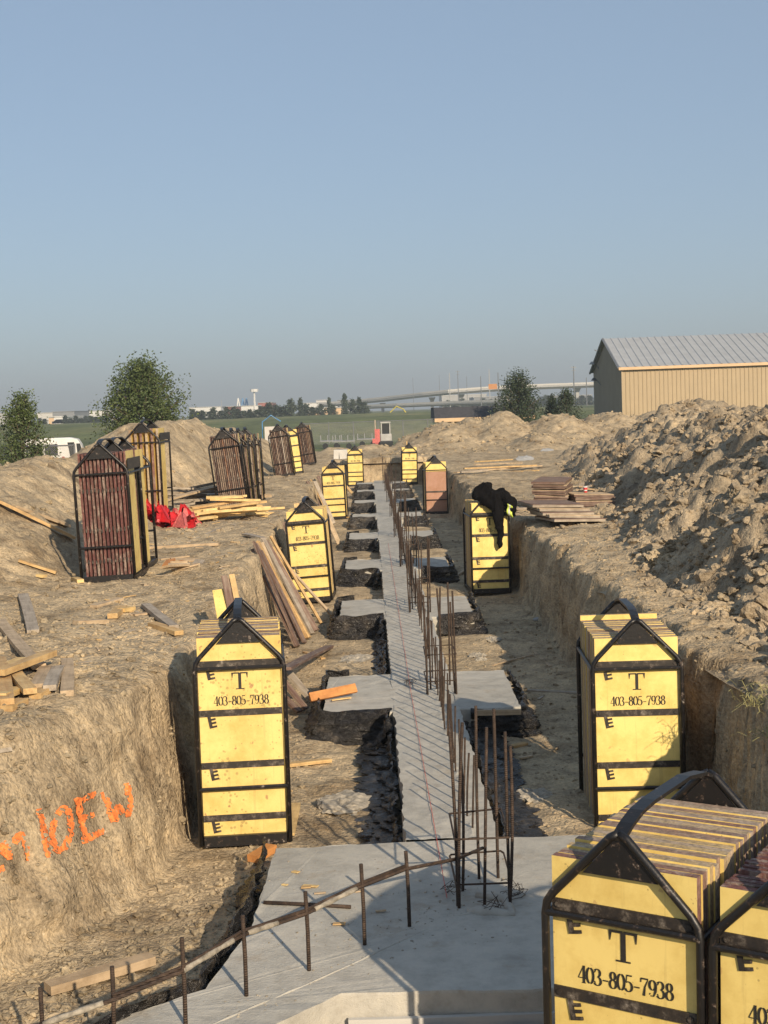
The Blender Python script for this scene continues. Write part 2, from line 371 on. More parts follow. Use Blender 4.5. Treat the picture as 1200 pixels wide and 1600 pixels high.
def f(t, b):
    g = gpos(t, (1, 0.25, 1)); n = noise(t, g, 0.05, 7, 0.65); n2 = noise(t, g, 0.5, 6, 0.75)
    c = ramp(t, n, [(0.34, (0.075, 0.098, 0.032)), (0.5, (0.115, 0.140, 0.048)), (0.62, (0.19, 0.185, 0.075)), (0.74, (0.26, 0.225, 0.115))])
    c = mix(t, 1.0, c, ramp(t, n2, [(0.3, (0.55, 0.58, 0.55)), (0.7, (1.35, 1.3, 1.25))]), 'MULTIPLY')
    t.links.new(c, b.inputs['Base Color']); b.inputs['Roughness'].default_value = 0.95; bump(t, b, n2, 0.6, 0.5)
M['field'] = mat('field', f)
def leafm(c1, c2, c3):
    def f(t, b):
        g = gpos(t); n = noise(t, g, 2.2, 4, 0.7); n2 = noise(t, g, 15, 2)
        c = ramp(t, n, [(0.3, c1), (0.55, c2), (0.8, c3)])
        c = mix(t, 1.0, c, ramp(t, n2, [(0.3, (0.6, 0.6, 0.6)), (0.7, (1.4, 1.4, 1.4))]), 'MULTIPLY')
        t.links.new(c, b.inputs['Base Color']); b.inputs['Roughness'].default_value = 0.6
    return f
M['leaf'] = mat('leaf', leafm((0.038, 0.058, 0.017), (0.070, 0.100, 0.028), (0.14, 0.15, 0.04)))
M['leaf_dark'] = mat('leaf_dark', leafm((0.018, 0.030, 0.014), (0.032, 0.052, 0.02), (0.06, 0.08, 0.03)))
M['leaf_far'] = mat('leaf_far', leafm((0.030, 0.045, 0.030), (0.045, 0.065, 0.035), (0.075, 0.09, 0.045)))
M['bark'] = mat('bark', plain((0.10, 0.075, 0.05), 0.9, 0.3, 12))
M['dry_grass'] = mat('dry_grass', plain((0.30, 0.27, 0.11), 0.8, 0.4, 12))
def f(t, b):
    tc = coord(t, 'UV'); w = nd(t, 'ShaderNodeTexVoronoi')
    b.inputs['Base Color'].default_value = (0.25, 0.26, 0.27, 1); b.inputs['Roughness'].default_value = 0.4; b.inputs['Metallic'].default_value = 0.4
    g = gpos(t); sx = nd(t, 'ShaderNodeSeparateXYZ'); t.links.new(g, sx.inputs[0])
    for sgn in (1, -1): pass
    a = mth(t, 'FRACT', mth(t, 'MULTIPLY', mth(t, 'ADD', sx.outputs[0], sx.outputs[2]), 14.0)); c = mth(t, 'FRACT', mth(t, 'MULTIPLY', mth(t, 'SUBTRACT', sx.outputs[0], sx.outputs[2]), 14.0))
    al = mth(t, 'MAXIMUM', mth(t, 'LESS_THAN', a, 0.11), mth(t, 'LESS_THAN', c, 0.11)); t.links.new(al, b.inputs['Alpha'])
M['chainlink'] = mat('chainlink', f)

# ------------------------------------------------------------------ terrain
FLOOR = [(-1.46, 60.0), (2.36, 60.0), (2.36, 12.5), (2.48, 9.5), (2.55, -4.0), (-9.0, -4.0), (-6.0, 4.6), (-2.5, 7.2), (-1.75, 8.6), (-1.46, 10.2)]
def sdf(x, y, poly):
    d = np.full(x.shape, 1e9); ins = np.zeros(x.shape, bool); n = len(poly)
    for i in range(n):
        ax, ay = poly[i]; bx, by = poly[(i+1) % n]; ex, ey = bx-ax, by-ay
        t = np.clip(((x-ax)*ex+(y-ay)*ey)/(ex*ex+ey*ey), 0, 1)
        d = np.minimum(d, (x-ax-ex*t)**2+(y-ay-ey*t)**2)
        c = ((ay > y) != (by > y)) & (x < (bx-ax)*(y-ay)/(by-ay+1e-12)+ax); ins ^= c
    d = np.sqrt(d); return np.where(ins, -d, d)
def grade(x, y): return np.interp(y, [0, 20, 40, 62, 90], [1.20, 1.19, 1.10, 1.04, 1.0])
def ground_h(x, y):
    n1 = fbm(x*0.6, y*0.6, 0, 3, 4)*0.06; n2 = fbm(x*4, y*4, 0, 9, 4, 0.6)*0.022
    out = grade(x, y)+n1+n2+clod(x, y, 5, 0.16)*0.022*(fbm(x*0.9, y*0.9, 0, 31, 2) > 0.0)
    fl = 0.0+fbm(x*1.3, y*1.3, 0, 21, 4)*0.035+fbm(x*7, y*7, 0, 27, 3)*0.012
    fl = fl-0.33*sstep((6.6-y)/1.0)*sstep((x+0.5)/0.8)
    d = sdf(x, y, FLOOR)+fbm(x*1.5, y*0.9, 0, 41, 3)*0.085+fbm(x*6, y*5, 0, 43, 2)*0.025
    d = d+(x > 1)*(vnoise(y*7, 0, 0, 48)*0.012+fbm(y*2.2, x*2, 0, 49, 4, 0.65)*0.05)+(y < 11.5)*(x < -1)*(vnoise((x*0.72+y*0.9)*11, 0, 0, 45)*0.022+fbm(x*3.5, y*3.5, 0, 46, 3)*0.03)
    nl_ = (y < 11.0)*(x < -1)
    d = np.where(nl_, sdf(x, y, FLOOR)+fbm(x*0.9, y*0.9, 0, 41, 3)*0.05+(vnoise((x*0.72+y*0.9)*13, 0, 0, 45)*0.010+fbm(x*3, y*3, 0, 46, 3)*0.012), d)
    w = np.where(x > 1, 0.20, np.where(y < 11, 0.22+0.42*sstep((10.4-y)/2.0), 0.22))
    t = np.clip((d+0.04)/w, 0, 1)
    k = np.where((x < 0) & (y < 10.5), sstep(t)*0.35+(1-(1-t)**1.6)*0.65, sstep(t))
    out = out-0.10*np.exp(-np.clip(d, 0, 9)*3.5)
    berm = np.exp(-((d-0.25)/0.3)**2)*0.04*(fbm(x*2, y*2, 0, 51, 3)+0.4)
    return fl+(out+berm-fl)*k
def spaced(a, b, fn):
    o = [a]
    while o[-1] < b: o.append(o[-1]+fn(o[-1]))
    return np.array(o)
def grid_obj(name, xs, ys, hf, m, warp=None):
    X, Y = np.meshgrid(xs, ys); Z = hf(X, Y)
    if warp: X, Y, Z = warp(X, Y, Z)
    V = np.stack([X, Y, Z], -1).reshape(-1, 3); nx, ny = len(xs), len(ys)
    i = (np.arange(ny-1)[:, None]*nx+np.arange(nx-1)).ravel()
    Fq = np.stack([i, i+1, i+nx+1, i+nx], -1)
    o = link(name, npmesh(name, V, Fq, m)); return o, V, Fq
def gx(x): return 0.034*(1+max(0, -2.4-x, x-3.0)*0.35)
xs = spaced(-24, 26, gx); ys = spaced(1.5, 74, lambda y: max(0.032, 0.0034*y))
def wwarp(X, Y, Z):
    k = ((Z > 0.15) & (Z < 1.0)).astype(float)
    dx = fbm(X*3, Y*3, Z*4, 61, 5, 0.62)*np.where((X < 0) & (Y < 11), 0.045, 0.075)
    return X+dx*k, Y+fbm(X*4, Y*4, Z*4, 67, 4, 0.6)*0.045*k*(Y < 11), Z
G_, GV, GF = grid_obj('ground', xs, ys, ground_h, M['soil'], wwarp); tag(G_, kind='structure')

def ridge_obj(name, xs, ys, hf, m):
    o, V, Fq = grid_obj(name, xs, ys, hf, m); return tag(o, kind='structure'), V, Fq
def right_h(x, y):
    xb = np.interp(y, [8, 12, 15, 24, 36, 50, 62], [3.35, 3.15, 3.1, 4.1, 5.2, 6.6, 8.2])+fbm(x*0.3, y*0.5, 0, 70, 3)*0.35
    zc = np.interp(y, [7, 10, 14, 18, 22, 30, 36, 42, 50, 60, 64], [1.75, 2.1, 2.45, 2.62, 2.68, 2.72, 2.6, 2.35, 1.9, 1.4, 1.0])
    w = np.interp(y, [8, 20, 40], [2.6, 3.0, 3.2]); t = np.clip((x-xb)/w, -0.3, 1)
    prof = np.where(t < 0, t*0.5, 1-(1-t)**1.45)
    drop = np.clip(x-xb-w-0.8, 0, 9)*0.22
    k = np.clip(t*5, 0, 1)
    z = grade(x, y)-0.05+(zc-grade(x, y))*prof-drop
    z = z+k*(fbm(x*0.5, y*0.35, 0, 72, 4)*0.24+np.abs(fbm(x*1.3, y*0.9, 0, 73, 4))*0.30+clod(x+fbm(x*2, y*2, 0, 74, 2)*.15, y, 75, 0.95)*0.20+clod(x+3, y+fbm(x*4, y*4, 0, 79, 2)*.08, 76, 0.42)*0.15+clod(x, y+5, 77, 0.21)*0.11+clod(x, y+9, 71, 0.11)*0.055-0.28+fbm(x*6, y*6, 0, 78, 4, .6)*0.04)
    return z
o_r, RV, RF = ridge_obj('dirt_mound', spaced(2.5, 15, lambda v: 0.04 if v < 8 else 0.1), spaced(7.5, 66, lambda y: max(0.045, 0.0036*y)), right_h, M['soil_grey'])
tag(o_r, 'long cloddy grey brown spoil heap beside the right trench edge')
def left_h(x, y):
    zc = np.interp(y, [7, 10, 13, 16, 22, 28, 32, 36, 42, 48, 55, 62], [1.3, 1.6, 1.9, 2.2, 2.42, 2.3, 2.35, 2.85, 2.98, 2.8, 2.45, 2.05])
    zc = np.where(y > 62, 2.05-(y-62)*0.14, zc); xb = np.interp(y, [7, 11, 16, 30, 46, 62], [-4.2, -3.7, -3.55, -3.7, -3.5, -3.0])+fbm(x*0.3, y*0.4, 0, 80, 3)*0.2
    w = np.interp(y, [8, 20, 60], [2.2, 2.1, 1.9]); t = (xb-x)/w
    prof = np.where(t < 0, t*0.4, np.where(t < 1, sstep(np.clip(t, 0, 1))*0.45+np.clip(t, 0, 1)*0.55, 1-np.clip(t-1.2, 0, 9)*0.55))
    k = np.clip(t*4, 0, 1)
    z = grade(x, y)-0.04+(zc-grade(x, y))*prof
    return z+k*(fbm(x*0.7, y*0.5, 0, 82, 4)*0.14+clod(x, y, 85, 0.5)*0.09+clod(x, y+5, 86, 0.2)*0.06+fbm(x*6, y*6, 0, 88, 3)*0.03-0.06)
o_l, LV, LF = ridge_obj('dirt_mound', spaced(-12, -2.6, lambda v: 0.05), spaced(7, 71, lambda y: max(0.045, 0.0036*y)), left_h, M['soil_left'])
tag(o_l, 'tan spoil heap behind the racks on the left bank')
def far_h(x, y):
    z = 0.75+0*x
    for cx, cy, sx, sy, h in ((0.2, 71, 1.2, 2.5, 0.50), (-1.6, 70, 1.0, 2.5, 0.45), (3.9, 72, 1.9, 4.5, 1.45), (5.4, 74, 1.9, 4.5, 1.6), (7.0, 73, 2.0, 5, 1.78), (9.6, 72, 2.2, 5, 1.75), (12.4, 74, 2.6, 5, 1.65), (15.5, 76, 3, 5, 1.5), (8.2, 67, 1.6, 3, 0.95), (2.4, 69, 1.2, 2.5, 0.55)):
        z = np.maximum(z, 0.85+h*np.exp(-((x-cx)/sx)**2*0.8-((y-cy)/sy)**2*0.9)*1.02)
    k = np.clip((z-0.95)*2, 0, 1)
    return z+k*(fbm(x*0.6, y*0.4, 0, 92, 4)*0.20+clod(x, y, 95, 0.6)*0.12+fbm(x*4, y*4, 0, 98, 3)*0.05)
o_f, FV, FF = ridge_obj('dirt_mound', spaced(-4.0, 22, lambda v: 0.09), spaced(60, 84, lambda y: 0.18), far_h, M['soil'])
tag(o_f, 'tan spoil heap beyond the far end of the trench')
# field reaching the horizon
def field_h(x, y):
    z = np.interp(y, [-200, 70, 112, 135, 160, 400, 6000], [1.0, 0.98, 1.0, 1.75, 2.38, 2.4, 2.4])
    k = np.clip((y-105)/30, 0, 1)*np.clip((400-y)/100, 0, 1)
    return z+k*(fbm(x*0.03, y*0.02, 0, 101, 3)*0.22)
fx = np.concatenate([-spaced(24, 4000, lambda v: 2+v*0.15)[::-1], np.linspace(-23, 25, 40), spaced(26, 4000, lambda v: 2+v*0.15)])
fy = np.concatenate([np.linspace(-200, 1.2, 12), np.linspace(3, 73, 30), spaced(74, 6000, lambda v: 1.5+(v-74)*0.06)])
X, Y = np.meshgrid(fx, fy); Z = field_h(X, Y); V = np.stack([X, Y, Z], -1).reshape(-1, 3); nx = len(fx)
i = (np.arange(len(fy)-1)[:, None]*nx+np.arange(nx-1)).ravel(); c = (V[i]+V[i+1]+V[i+nx+1]+V[i+nx])/4
keep = ~((c[:, 0] > -23.2) & (c[:, 0] < 25.2) & (c[:, 1] > 1.3) & (c[:, 1] < 73.5)); i = i[keep]
tag(link('grass_field', npmesh('grass_field', V, np.stack([i, i+1, i+nx+1, i+nx], -1), M['field'])), kind='structure')

allV = np.concatenate([GV, RV, LV, FV]); off = np.cumsum([0, len(GV), len(RV), len(LV)])
allF = np.concatenate([GF, RF+off[1], LF+off[2], FF+off[3]])
BVH = BVHTree.FromPolygons(allV.tolist(), allF.tolist())
def G(px, py):
    h = BVH.ray_cast(Vector(CP), Vector(ray(px, py)))
    return h[0] if h[0] is not None else Vector(P(px, py, 1.1))
def GN(px, py):
    h = BVH.ray_cast(Vector(CP), Vector(ray(px, py))); return h[0], h[1]
def gz(x, y):
    h = BVH.ray_cast(Vector((x, y, 9)), Vector((0, 0, -1))); return h[0].z if h[0] is not None else float(field_h(np.array(x), np.array(y)))
def gzn(x, y):
    h = BVH.ray_cast(Vector((x, y, 9)), Vector((0, 0, -1))); return (h[0].z, h[1]) if h[0] is not None else (1.0, Vector((0, 0, 1)))

# ------------------------------------------------------------------ loose soil
def ico(sub):
    import bmesh
    bm = bmesh.new(); bmesh.ops.create_icosphere(bm, subdivisions=sub, radius=1.0)
    v = np.array([q.co[:] for q in bm.verts]); f_ = np.array([[q.index for q in p.verts] for p in bm.faces]); bm.free(); return v, f_
I1, I2, I3, I4 = ico(1), ico(2), ico(3), ico(4)
def lumps(name, pts, sizes, m, ic=I2, flat=0.7, seed=1, smooth=False, jag=0.32):
    v, f_ = ic; r = np.random.default_rng(seed); vs = []; fs = []; b = 0
    for p, s_ in zip(pts, sizes):
        q = r.normal(size=4); q /= np.linalg.norm(q); w, x, y, z = q
        Rm = np.array([[1-2*(y*y+z*z), 2*(x*y-z*w), 2*(x*z+y*w)], [2*(x*y+z*w), 1-2*(x*x+z*z), 2*(y*z-x*w)], [2*(x*z-y*w), 2*(y*z+x*w), 1-2*(x*x+y*y)]])
        o = r.uniform(0, 99, 3); d = v*1.5+o
        k = 1+jag*fbm(d[:, 0], d[:, 1], d[:, 2], 5, 2 if len(v) < 200 else 5, 0.55)+0.12*r.normal(size=len(v))*(len(v) < 60)
        a = (v*k[:, None]*np.array([1, r.uniform(.6, .95), r.uniform(.5, .85)])) @ Rm.T
        a[:, 2] *= flat; vs.append(a*s_+np.array(p)); fs.append(f_+b); b += len(v)
    return link(name, npmesh(name, np.concatenate(vs), np.concatenate(fs), m, smooth))
def scatter(n, xr, yr, s0, s1, power=2.2, seed=0, keep=None, sink=0.2, ypow=1.6):
    r = np.random.default_rng(seed); pts = []; sz = []
    while len(pts) < n:
        x = r.uniform(*xr); y = yr[0]+(yr[1]-yr[0])*r.uniform()**ypow
        if keep and not keep(x, y): continue
        s_ = s0+(s1-s0)*r.uniform()**power
        z = gz(x, y); pts.append((x, y, z+s_*sink)); sz.append(s_)
    return pts, sz
infloor = lambda x, y: float(sdf(np.array([x]), np.array([y]), FLOOR)[0])
on_r = lambda x, y: x > np.interp(y, [8, 12, 15, 24, 36, 50, 62], [3.0, 2.9, 2.9, 3.9, 5.1, 6.5, 8.2])
p, s_ = scatter(12000, (2.8, 9.0), (8.5, 48), 0.018, 0.115, 2.2, 1, on_r, -0.1, 1.9)
q_, t_ = scatter(1200, (2.75, 4.6), (8.5, 26), 0.010, 0.085, 3.2, 14, lambda x, y: x > np.interp(y, [8, 15, 24], [3.0, 3.0, 3.9]) or rnd.random() < .12); p += q_; s_ += t_
tag(lumps('soil_clods', p, s_, M['soil_grey'], I2, 0.75, 2, False, 0.5), kind='stuff')
p, s_ = scatter(34, (3.05, 4.4), (9, 17), 0.06, 0.17, 1.6, 15)
tag(lumps('pale_clods', p, s_, M['clod'], I4, 0.75, 16, False, 0.7), kind='stuff')
p, s_ = scatter(9000, (-4.6, -0.7), (6.3, 18), 0.004, 0.026, 2.6, 19, lambda x, y: not (x > -0.6 and y > 6), 0.1, 1.5)
tag(lumps('gravel', p, s_, M['clod'], I1, 0.75, 20, False, 0.3), kind='stuff')
p, s_ = scatter(5000, (2.2, 3.6), (7.5, 30), 0.004, 0.028, 2.6, 21, None, 0.1, 1.7)
tag(lumps('gravel', p, s_, M['clod'], I1, 0.75, 22, False, 0.3), kind='stuff')
p, s_ = scatter(3500, (-1.4, 2.3), (8.9, 26), 0.004, 0.026, 2.8, 23, lambda x, y: not (0.1 < x < 0.8), 0.1, 1.6)
tag(lumps('gravel', p, s_, M['soil_grey'], I1, 0.75, 24, False, 0.3), kind='stuff')
p, s_ = scatter(900, (-2.9, -0.8), (6.6, 9.2), 0.008, 0.045, 2.6, 17)
tag(lumps('gravel', p, s_, M['clod'], I2, 0.7, 18, False, 0.5), kind='stuff')
p, s_ = scatter(170, (3.0, 8.5), (9, 40), 0.10, 0.27, 2.2, 3, on_r, -0.15)
tag(lumps('large_clods', p, s_, M['soil_grey'], I4, 0.75, 4, False, 0.75), kind='stuff')
p, s_ = scatter(2600, (-8, -2.9), (8.5, 55), 0.012, 0.075, 3.2, 5)
tag(lumps('soil_clods', p, s_, M['clod'], I1, 0.75, 6), kind='stuff')
p, s_ = scatter(3600, (-3.4, 3.4), (6.6, 45), 0.008, 0.045, 3.0, 7, lambda x, y: not (-0.6 < x < 1.5))
tag(lumps('gravel', p, s_, M['clod'], I1, 0.7, 8), kind='stuff')
p, s_ = scatter(3200, (-3.4, -0.9), (6.6, 14), 0.005, 0.03, 3.0, 9)
tag(lumps('gravel', p, s_, M['clod'], I1, 0.7, 10), kind='stuff')
p, s_ = scatter(1500, (0.5, 16), (62, 78), 0.03, 0.14, 3.0, 12, ypow=1)
tag(lumps('soil_clods', p, s_, M['clod'], I1, 0.75, 13), kind='stuff')

# ------------------------------------------------------------------ lettering
def ribbon(mb, pts, ws, y, t=0.0012):
    """flat brush stroke in the xz plane with a width at each point"""
    n = len(pts); L = []; Rr = []
    for i in range(n):
        a = pts[max(i-1, 0)]; b = pts[min(i+1, n-1)]; dx, dz = b[0]-a[0], b[1]-a[1]; l = math.hypot(dx, dz) or 1
        nx_, nz_ = -dz/l, dx/l; w = ws[i]/2
        L.append((pts[i][0]+nx_*w, y, pts[i][1]+nz_*w)); Rr.append((pts[i][0]-nx_*w, y, pts[i][1]-nz_*w))
    B = [(a, y+t, c) for a, _, c in L]+[(a, y+t, c) for a, _, c in Rr]
    fs = []
    for i in range(n-1):
        fs += [(i, i+1, n+i+1, n+i), (2*n+i+1, 2*n+i, 3*n+i, 3*n+i+1), (i, 2*n+i, 2*n+i+1, i+1), (n+i, n+i+1, 3*n+i+1, 3*n+i)]
    fs += [(0, n, 3*n, 2*n), (n-1, 3*n-1, 4*n-1, 2*n-1)]
    mb.add(L+Rr+B, fs)
def arc(cx, cz, rx, rz, a0, a1, n=12): return [(cx+rx*math.cos(rad(a0+(a1-a0)*i/n)), cz+rz*math.sin(rad(a0+(a1-a0)*i/n))) for i in range(n+1)]
def thick(pts, th, tn):
    """didone contrast: thick where the stroke runs vertically"""
    o = []
    for i in range(len(pts)):
        a = pts[max(i-1, 0)]; b = pts[min(i+1, len(pts)-1)]; dx, dz = b[0]-a[0], b[1]-a[1]; l = math.hypot(dx, dz) or 1
        o.append(tn+(th-tn)*(abs(dz)/l)**1.6)
    return o
def glyph(mb, ch, x, z, h, y):
    w = h*0.52; th, tn = h*0.135, h*0.042
    def st(pts, ws=None):
        q = [(x+a*w, z+b*h) for a, b in pts]; ribbon(mb, q, [v for v in (ws or thick(q, th, tn))], y)
    if ch == '0': st(arc(.5, .5, .38, .45, 100, 260)); st(arc(.5, .5, .38, .45, -80, 80))
    elif ch == '8': st(arc(.5, .74, .27, .22, 95, 265)); st(arc(.5, .74, .27, .22, -85, 85)); st(arc(.5, .27, .36, .24, 95, 265)); st(arc(.5, .27, .36, .24, -85, 85))
    elif ch == '3': st(arc(.42, .74, .32, .22, 150, -80)); st(arc(.42, .27, .40, .25, 85, -150)); st([(.12, .8), (.2, .78)], [th*.7]*2); st([(.10, .2), (.18, .22)], [th*.7]*2)
    elif ch == '5': st([(.2, .95), (.82, .95)], [th*.55]*2); st([(.24, .93), (.18, .55)], [tn]*2); st(arc(.42, .32, .40, .28, 125, -150)); st([(.06, .16), (.16, .18)], [th*.7]*2)
    elif ch == '7': st([(.10, .95), (.92, .95)], [th*.6]*2); st([(.12, .96), (.10, .74)], [tn*1.4]*2); st([(.88, .9), (.55, .5), (.42, 0)], [tn, th*.6, th*1.1])
    elif ch == '9': st(arc(.48, .68, .34, .27, 95, 265)); st(arc(.48, .68, .34, .27, 85, -85)); st([(.84, .7), (.80, .35), (.60, .08), (.25, .07)], [th, th, th*.5, tn]); st([(.14, .18), (.22, .17)], [th*.7]*2)
    elif ch == '4': st([(.70, .02), (.70, 1.0)], [th]*2); st([(.66, .98), (.06, .30)], [tn]*2); st([(.04, .29), (.98, .29)], [tn]*2); st([(.48, .02), (.92, .02)], [tn]*2)
    elif ch == '-': st([(.15, .38), (.75, .38)], [th*.5]*2)
def lettering_mesh():
    mb = MB(); y = -0.0034; c = 0.0; z0 = 1.098; h = 0.120
    for s_ in (-1, 1): pass
    ribbon(mb, [(c, z0), (c, z0+h-0.004)], [0.021]*2, y)
    ribbon(mb, [(c-0.030, z0+0.002), (c+0.030, z0+0.002)], [0.006]*2, y-.0005)
    for s_ in (-1, 1):
        ribbon(mb, [(c+s_*0.002, z0+h-0.004), (c+s_*0.052, z0+h-0.004)], [0.009]*2, y-.0005)
        ribbon(mb, [(c+s_*0.052, z0+h), (c+s_*0.054, z0+h-0.040)], [0.014, 0.003], y-.001)
    tx = '403-805-7938'; h = 0.070; adv = [0.029 if q == '-' else 0.0335 for q in tx]; x = c-sum(adv)/2+0.004
    for q, a in zip(tx, adv): glyph(mb, q, x, 0.982, h, y); x += a
    return mb.mesh('lettering', M['ink'])
LET = lettering_mesh()
def hook_mesh():
    mb = MB(); q = Matrix.Rotation(rad(-10), 3, 'Y')
    mb.box(q @ Vector((0, 0, 0)), (0.022, 0.006, 0.085), q)
    for dz in (-0.036, -0.008, 0.018): mb.box(q @ Vector((0.026, 0, dz)), (0.034, 0.006, 0.013), q)
    return mb.mesh('hook', M['strap'])
HOOK = hook_mesh()
PW, PT, PH = 0.595, 0.0425, 1.475
def panel_mesh(face, edge_, PT=PT):
    mb = MB(); mb.box((0, PT/2, PH/2), (PW, PT, PH), mats=[1, 1, 0, 0, 1, 1]); return mb.mesh('panel', [face, edge_])
PM = {'y': panel_mesh(M['yellow'], M['ply_edge']), 'yw': panel_mesh(M['yellow_worn'], M['ply_edge']), 'p': panel_mesh(M['pink'], M['ply_edge']),
      'r': panel_mesh(M['red_edge'], M['red_edge'], 0.027), 'b': panel_mesh(M['brown_edge'], M['brown_edge'], 0.025), 're': panel_mesh(M['yellow_worn'], M['red_edge'], 0.027), 'be': panel_mesh(M['yellow_worn'], M['brown_edge'], 0.025)}
def strap_mesh():
    mb = MB(); mb.box((0, -0.0045, 0), (PW-0.004, 0.009, 0.046))
    for sx in (-0.27, 0.27): mb.tube([(sx, -0.016, 0), (sx, -0.008, 0)], 0.012, 8)
    return mb.mesh('steel_strap', M['strap'])
STRAP = strap_mesh()
def strapside_mesh():      # seen from its end: the notched hook plate between two panels
    mb = MB(); mb.box((0, -0.001, 0), (PW+0.03, 0.016, 0.045)); return mb.mesh('steel_strap', M['strap'])
STRAPE = strapside_mesh()
def rack_frame_meshes(w, d):
    hw = w/2; SH, AP = 1.36, 1.655
    def hoop(y):
        mb = MB(); pts = []
        for s_ in (-1, 1):
            path = [(s_*hw, y, 0.02), (s_*hw, y, SH-0.07), (s_*(hw-0.008), y, SH-0.02), (s_*(hw-0.035), y, SH+0.02), (s_*0.035, y, AP-0.02), (0, y, AP)]
            mb.tube(path, 0.0175, 8)
        return mb
    f_ = hoop(0); r_ = hoop(d)
    gs = []
    for y in (0.006, d-0.006):
        mb = MB(); mb.prism([(-0.155, AP-0.175), (0.155, AP-0.175), (0.0, AP-0.005)], 1, y-0.006, y+0.006); gs.append(mb.mesh('gusset_plate', M['black_steel']))
    lb = MB(); lb.strip([(0, -0.01, AP-0.02), (0, 0.08, AP+0.015), (0, 0.18, AP+0.04), (0, 0.3, AP+0.05), (0, d-0.3, AP+0.05), (0, d-0.1, AP+0.02), (0, d+0.01, AP-0.02)], 0.058, 0.016, (1, 0, 0))
    tr = MB()
    for y in (0.0, d): tr.box((0, y, 0.05), (w-0.045, 0.034, 0.075))
    for x in (-hw, hw): tr.box((x, d/2, 0.038), (0.034, d-0.05, 0.05))
    tr.box((0, d/2, 0.02), (w-0.05, d-0.05, 0.008))
    rails = []
    for y in (-0.004, d+0.004):
        for z in (1.30, 0.43): mb = MB(); mb.tube([(-hw, y, z), (hw, y, z)], 0.0145, 8); rails.append(mb.mesh('rail', M['black_steel']))
    for x in (-hw, hw):
        mb = MB(); mb.tube([(x, 0, 1.29), (x, d, 1.29)], 0.014, 8); rails.append(mb.mesh('rail', M['black_steel']))
    return (f_.mesh('front_frame', M['black_steel'], True), r_.mesh('rear_frame', M['black_steel'], True), gs, lb.mesh('lifting_bar', M['black_steel']), tr.mesh('base_tray', M['black_steel']), rails)
RW = 0.635
FM = {1.0: rack_frame_meshes(RW, 1.0), 0.7: rack_frame_meshes(RW, 0.7)}
def rack(mt, label, d=1.0, box_band=False):
    o = empty('form_rack', label, 'rack', 'racks of concrete form panels', mt)
    ff, rf, gs, lb, tr, rails = FM[d]
    link('front_frame', ff, o); link('rear_frame', rf, o)
    for g_ in gs: link('gusset_plate', g_, o)
    link('lifting_bar', lb, o); link('base_tray', tr, o)
    for r_ in rails: link('rail', r_, o)
    if box_band:
        mb = MB(); mb.box((RW/2+0.012, d/2, 1.40), (0.012, d, 0.13)); mb.build('side_band', M['black_steel'], o)
    return o
def put(mt, me, loc, rz=0, rx=0, ry=0, name='concrete_form'):
    o = bpy.data.objects.new(name, me); COL.objects.link(o)
    o.matrix_world = mt @ Matrix.Translation(loc) @ Euler((rx, ry, rz)).to_matrix().to_4x4(); return o
def rmat(x, y, z, yw=0, tx=0, ty=0): return Matrix.Translation((x, y, z)) @ Euler((rad(tx), rad(ty), rad(yw)), 'XYZ').to_matrix().to_4x4()
def straps(o, zs=(0.165, 0.55, 0.93, 1.285)):
    for z in zs: link('steel_strap', STRAP, o, Matrix.Translation((0, 0, z)))
def faced_rack(mt, where, n, kind='y', stack='y', letters=True, hooks=True, d=1.0, jit=0.4, sn=1.0, front_label=None, nlabel=None, zs=(0.165, 0.55, 0.93, 1.285), back_tall=False):
    """panels stand parallel to the gable end, the front one shows its face"""
    rack(mt, 'black steel form rack '+where, d)
    o = put(mt, PM[kind], (0, 0.026, 0.045)); tag(o, front_label or ('yellow front panel of the rack '+where), 'panel', 'form panels in the racks')
    if zs: straps(o, zs)
    if letters: link('lettering', LET, o)
    if hooks:
        for z in (1.215, 0.865, 0.485, 0.10): link('hook', HOOK, o, Matrix.Translation((-0.222, -0.004, z)))
    t = (d-0.10)/n*sn
    for k in range(1, n+1):
        q = put(mt, PM[stack], (rnd.uniform(-.006, .006)*jit, 0.026+k*t+0.004, 0.045+rnd.uniform(-.009, .004)*jit), rx=rnd.uniform(-.004, .004), ry=rnd.uniform(-.004, .004))
        if back_tall and k == n: q.location.z += 0.035
        tag(q, nlabel or ('inner panel of the rack '+where), 'panel', 'form panels in the racks')
def edge_rack(mt, where, n, stack='r', strapk=True, d=1.0, yellow_side=0, box_band=False, slope=0.0, zs=(0.19, 0.56, 1.03)):
    """panels stand at right angles to the gable end, so the camera sees their edges"""
    rack(mt, 'black steel rack '+where, d, box_band)
    t = (RW-0.045)/n
    for k in range(n):
        me = PM[stack+'e'] if (k == n-1 and stack in 'rb') else PM[stack]
        x = -RW/2+0.03+t*(k+0.5)+PT/2
        q = put(mt, me, (x-PT/2+slope*0, 0.335+rnd.uniform(-.008, .008), 0.07+rnd.uniform(-.012, .012)), rz=rad(-90), ry=0)
        if strapk:
            for z in zs: link('steel_strap', STRAPE, q, Matrix.Translation((0, 0, z+rnd.uniform(-.01, .01))))
        if k == n-1:
            tag(q, 'right-hand end panel of the rack '+where, 'panel', 'form panels in the racks')
            if zs: pass
        else: tag(q, 'edge-on panel of the rack '+where, 'panel', 'form panels in the racks')

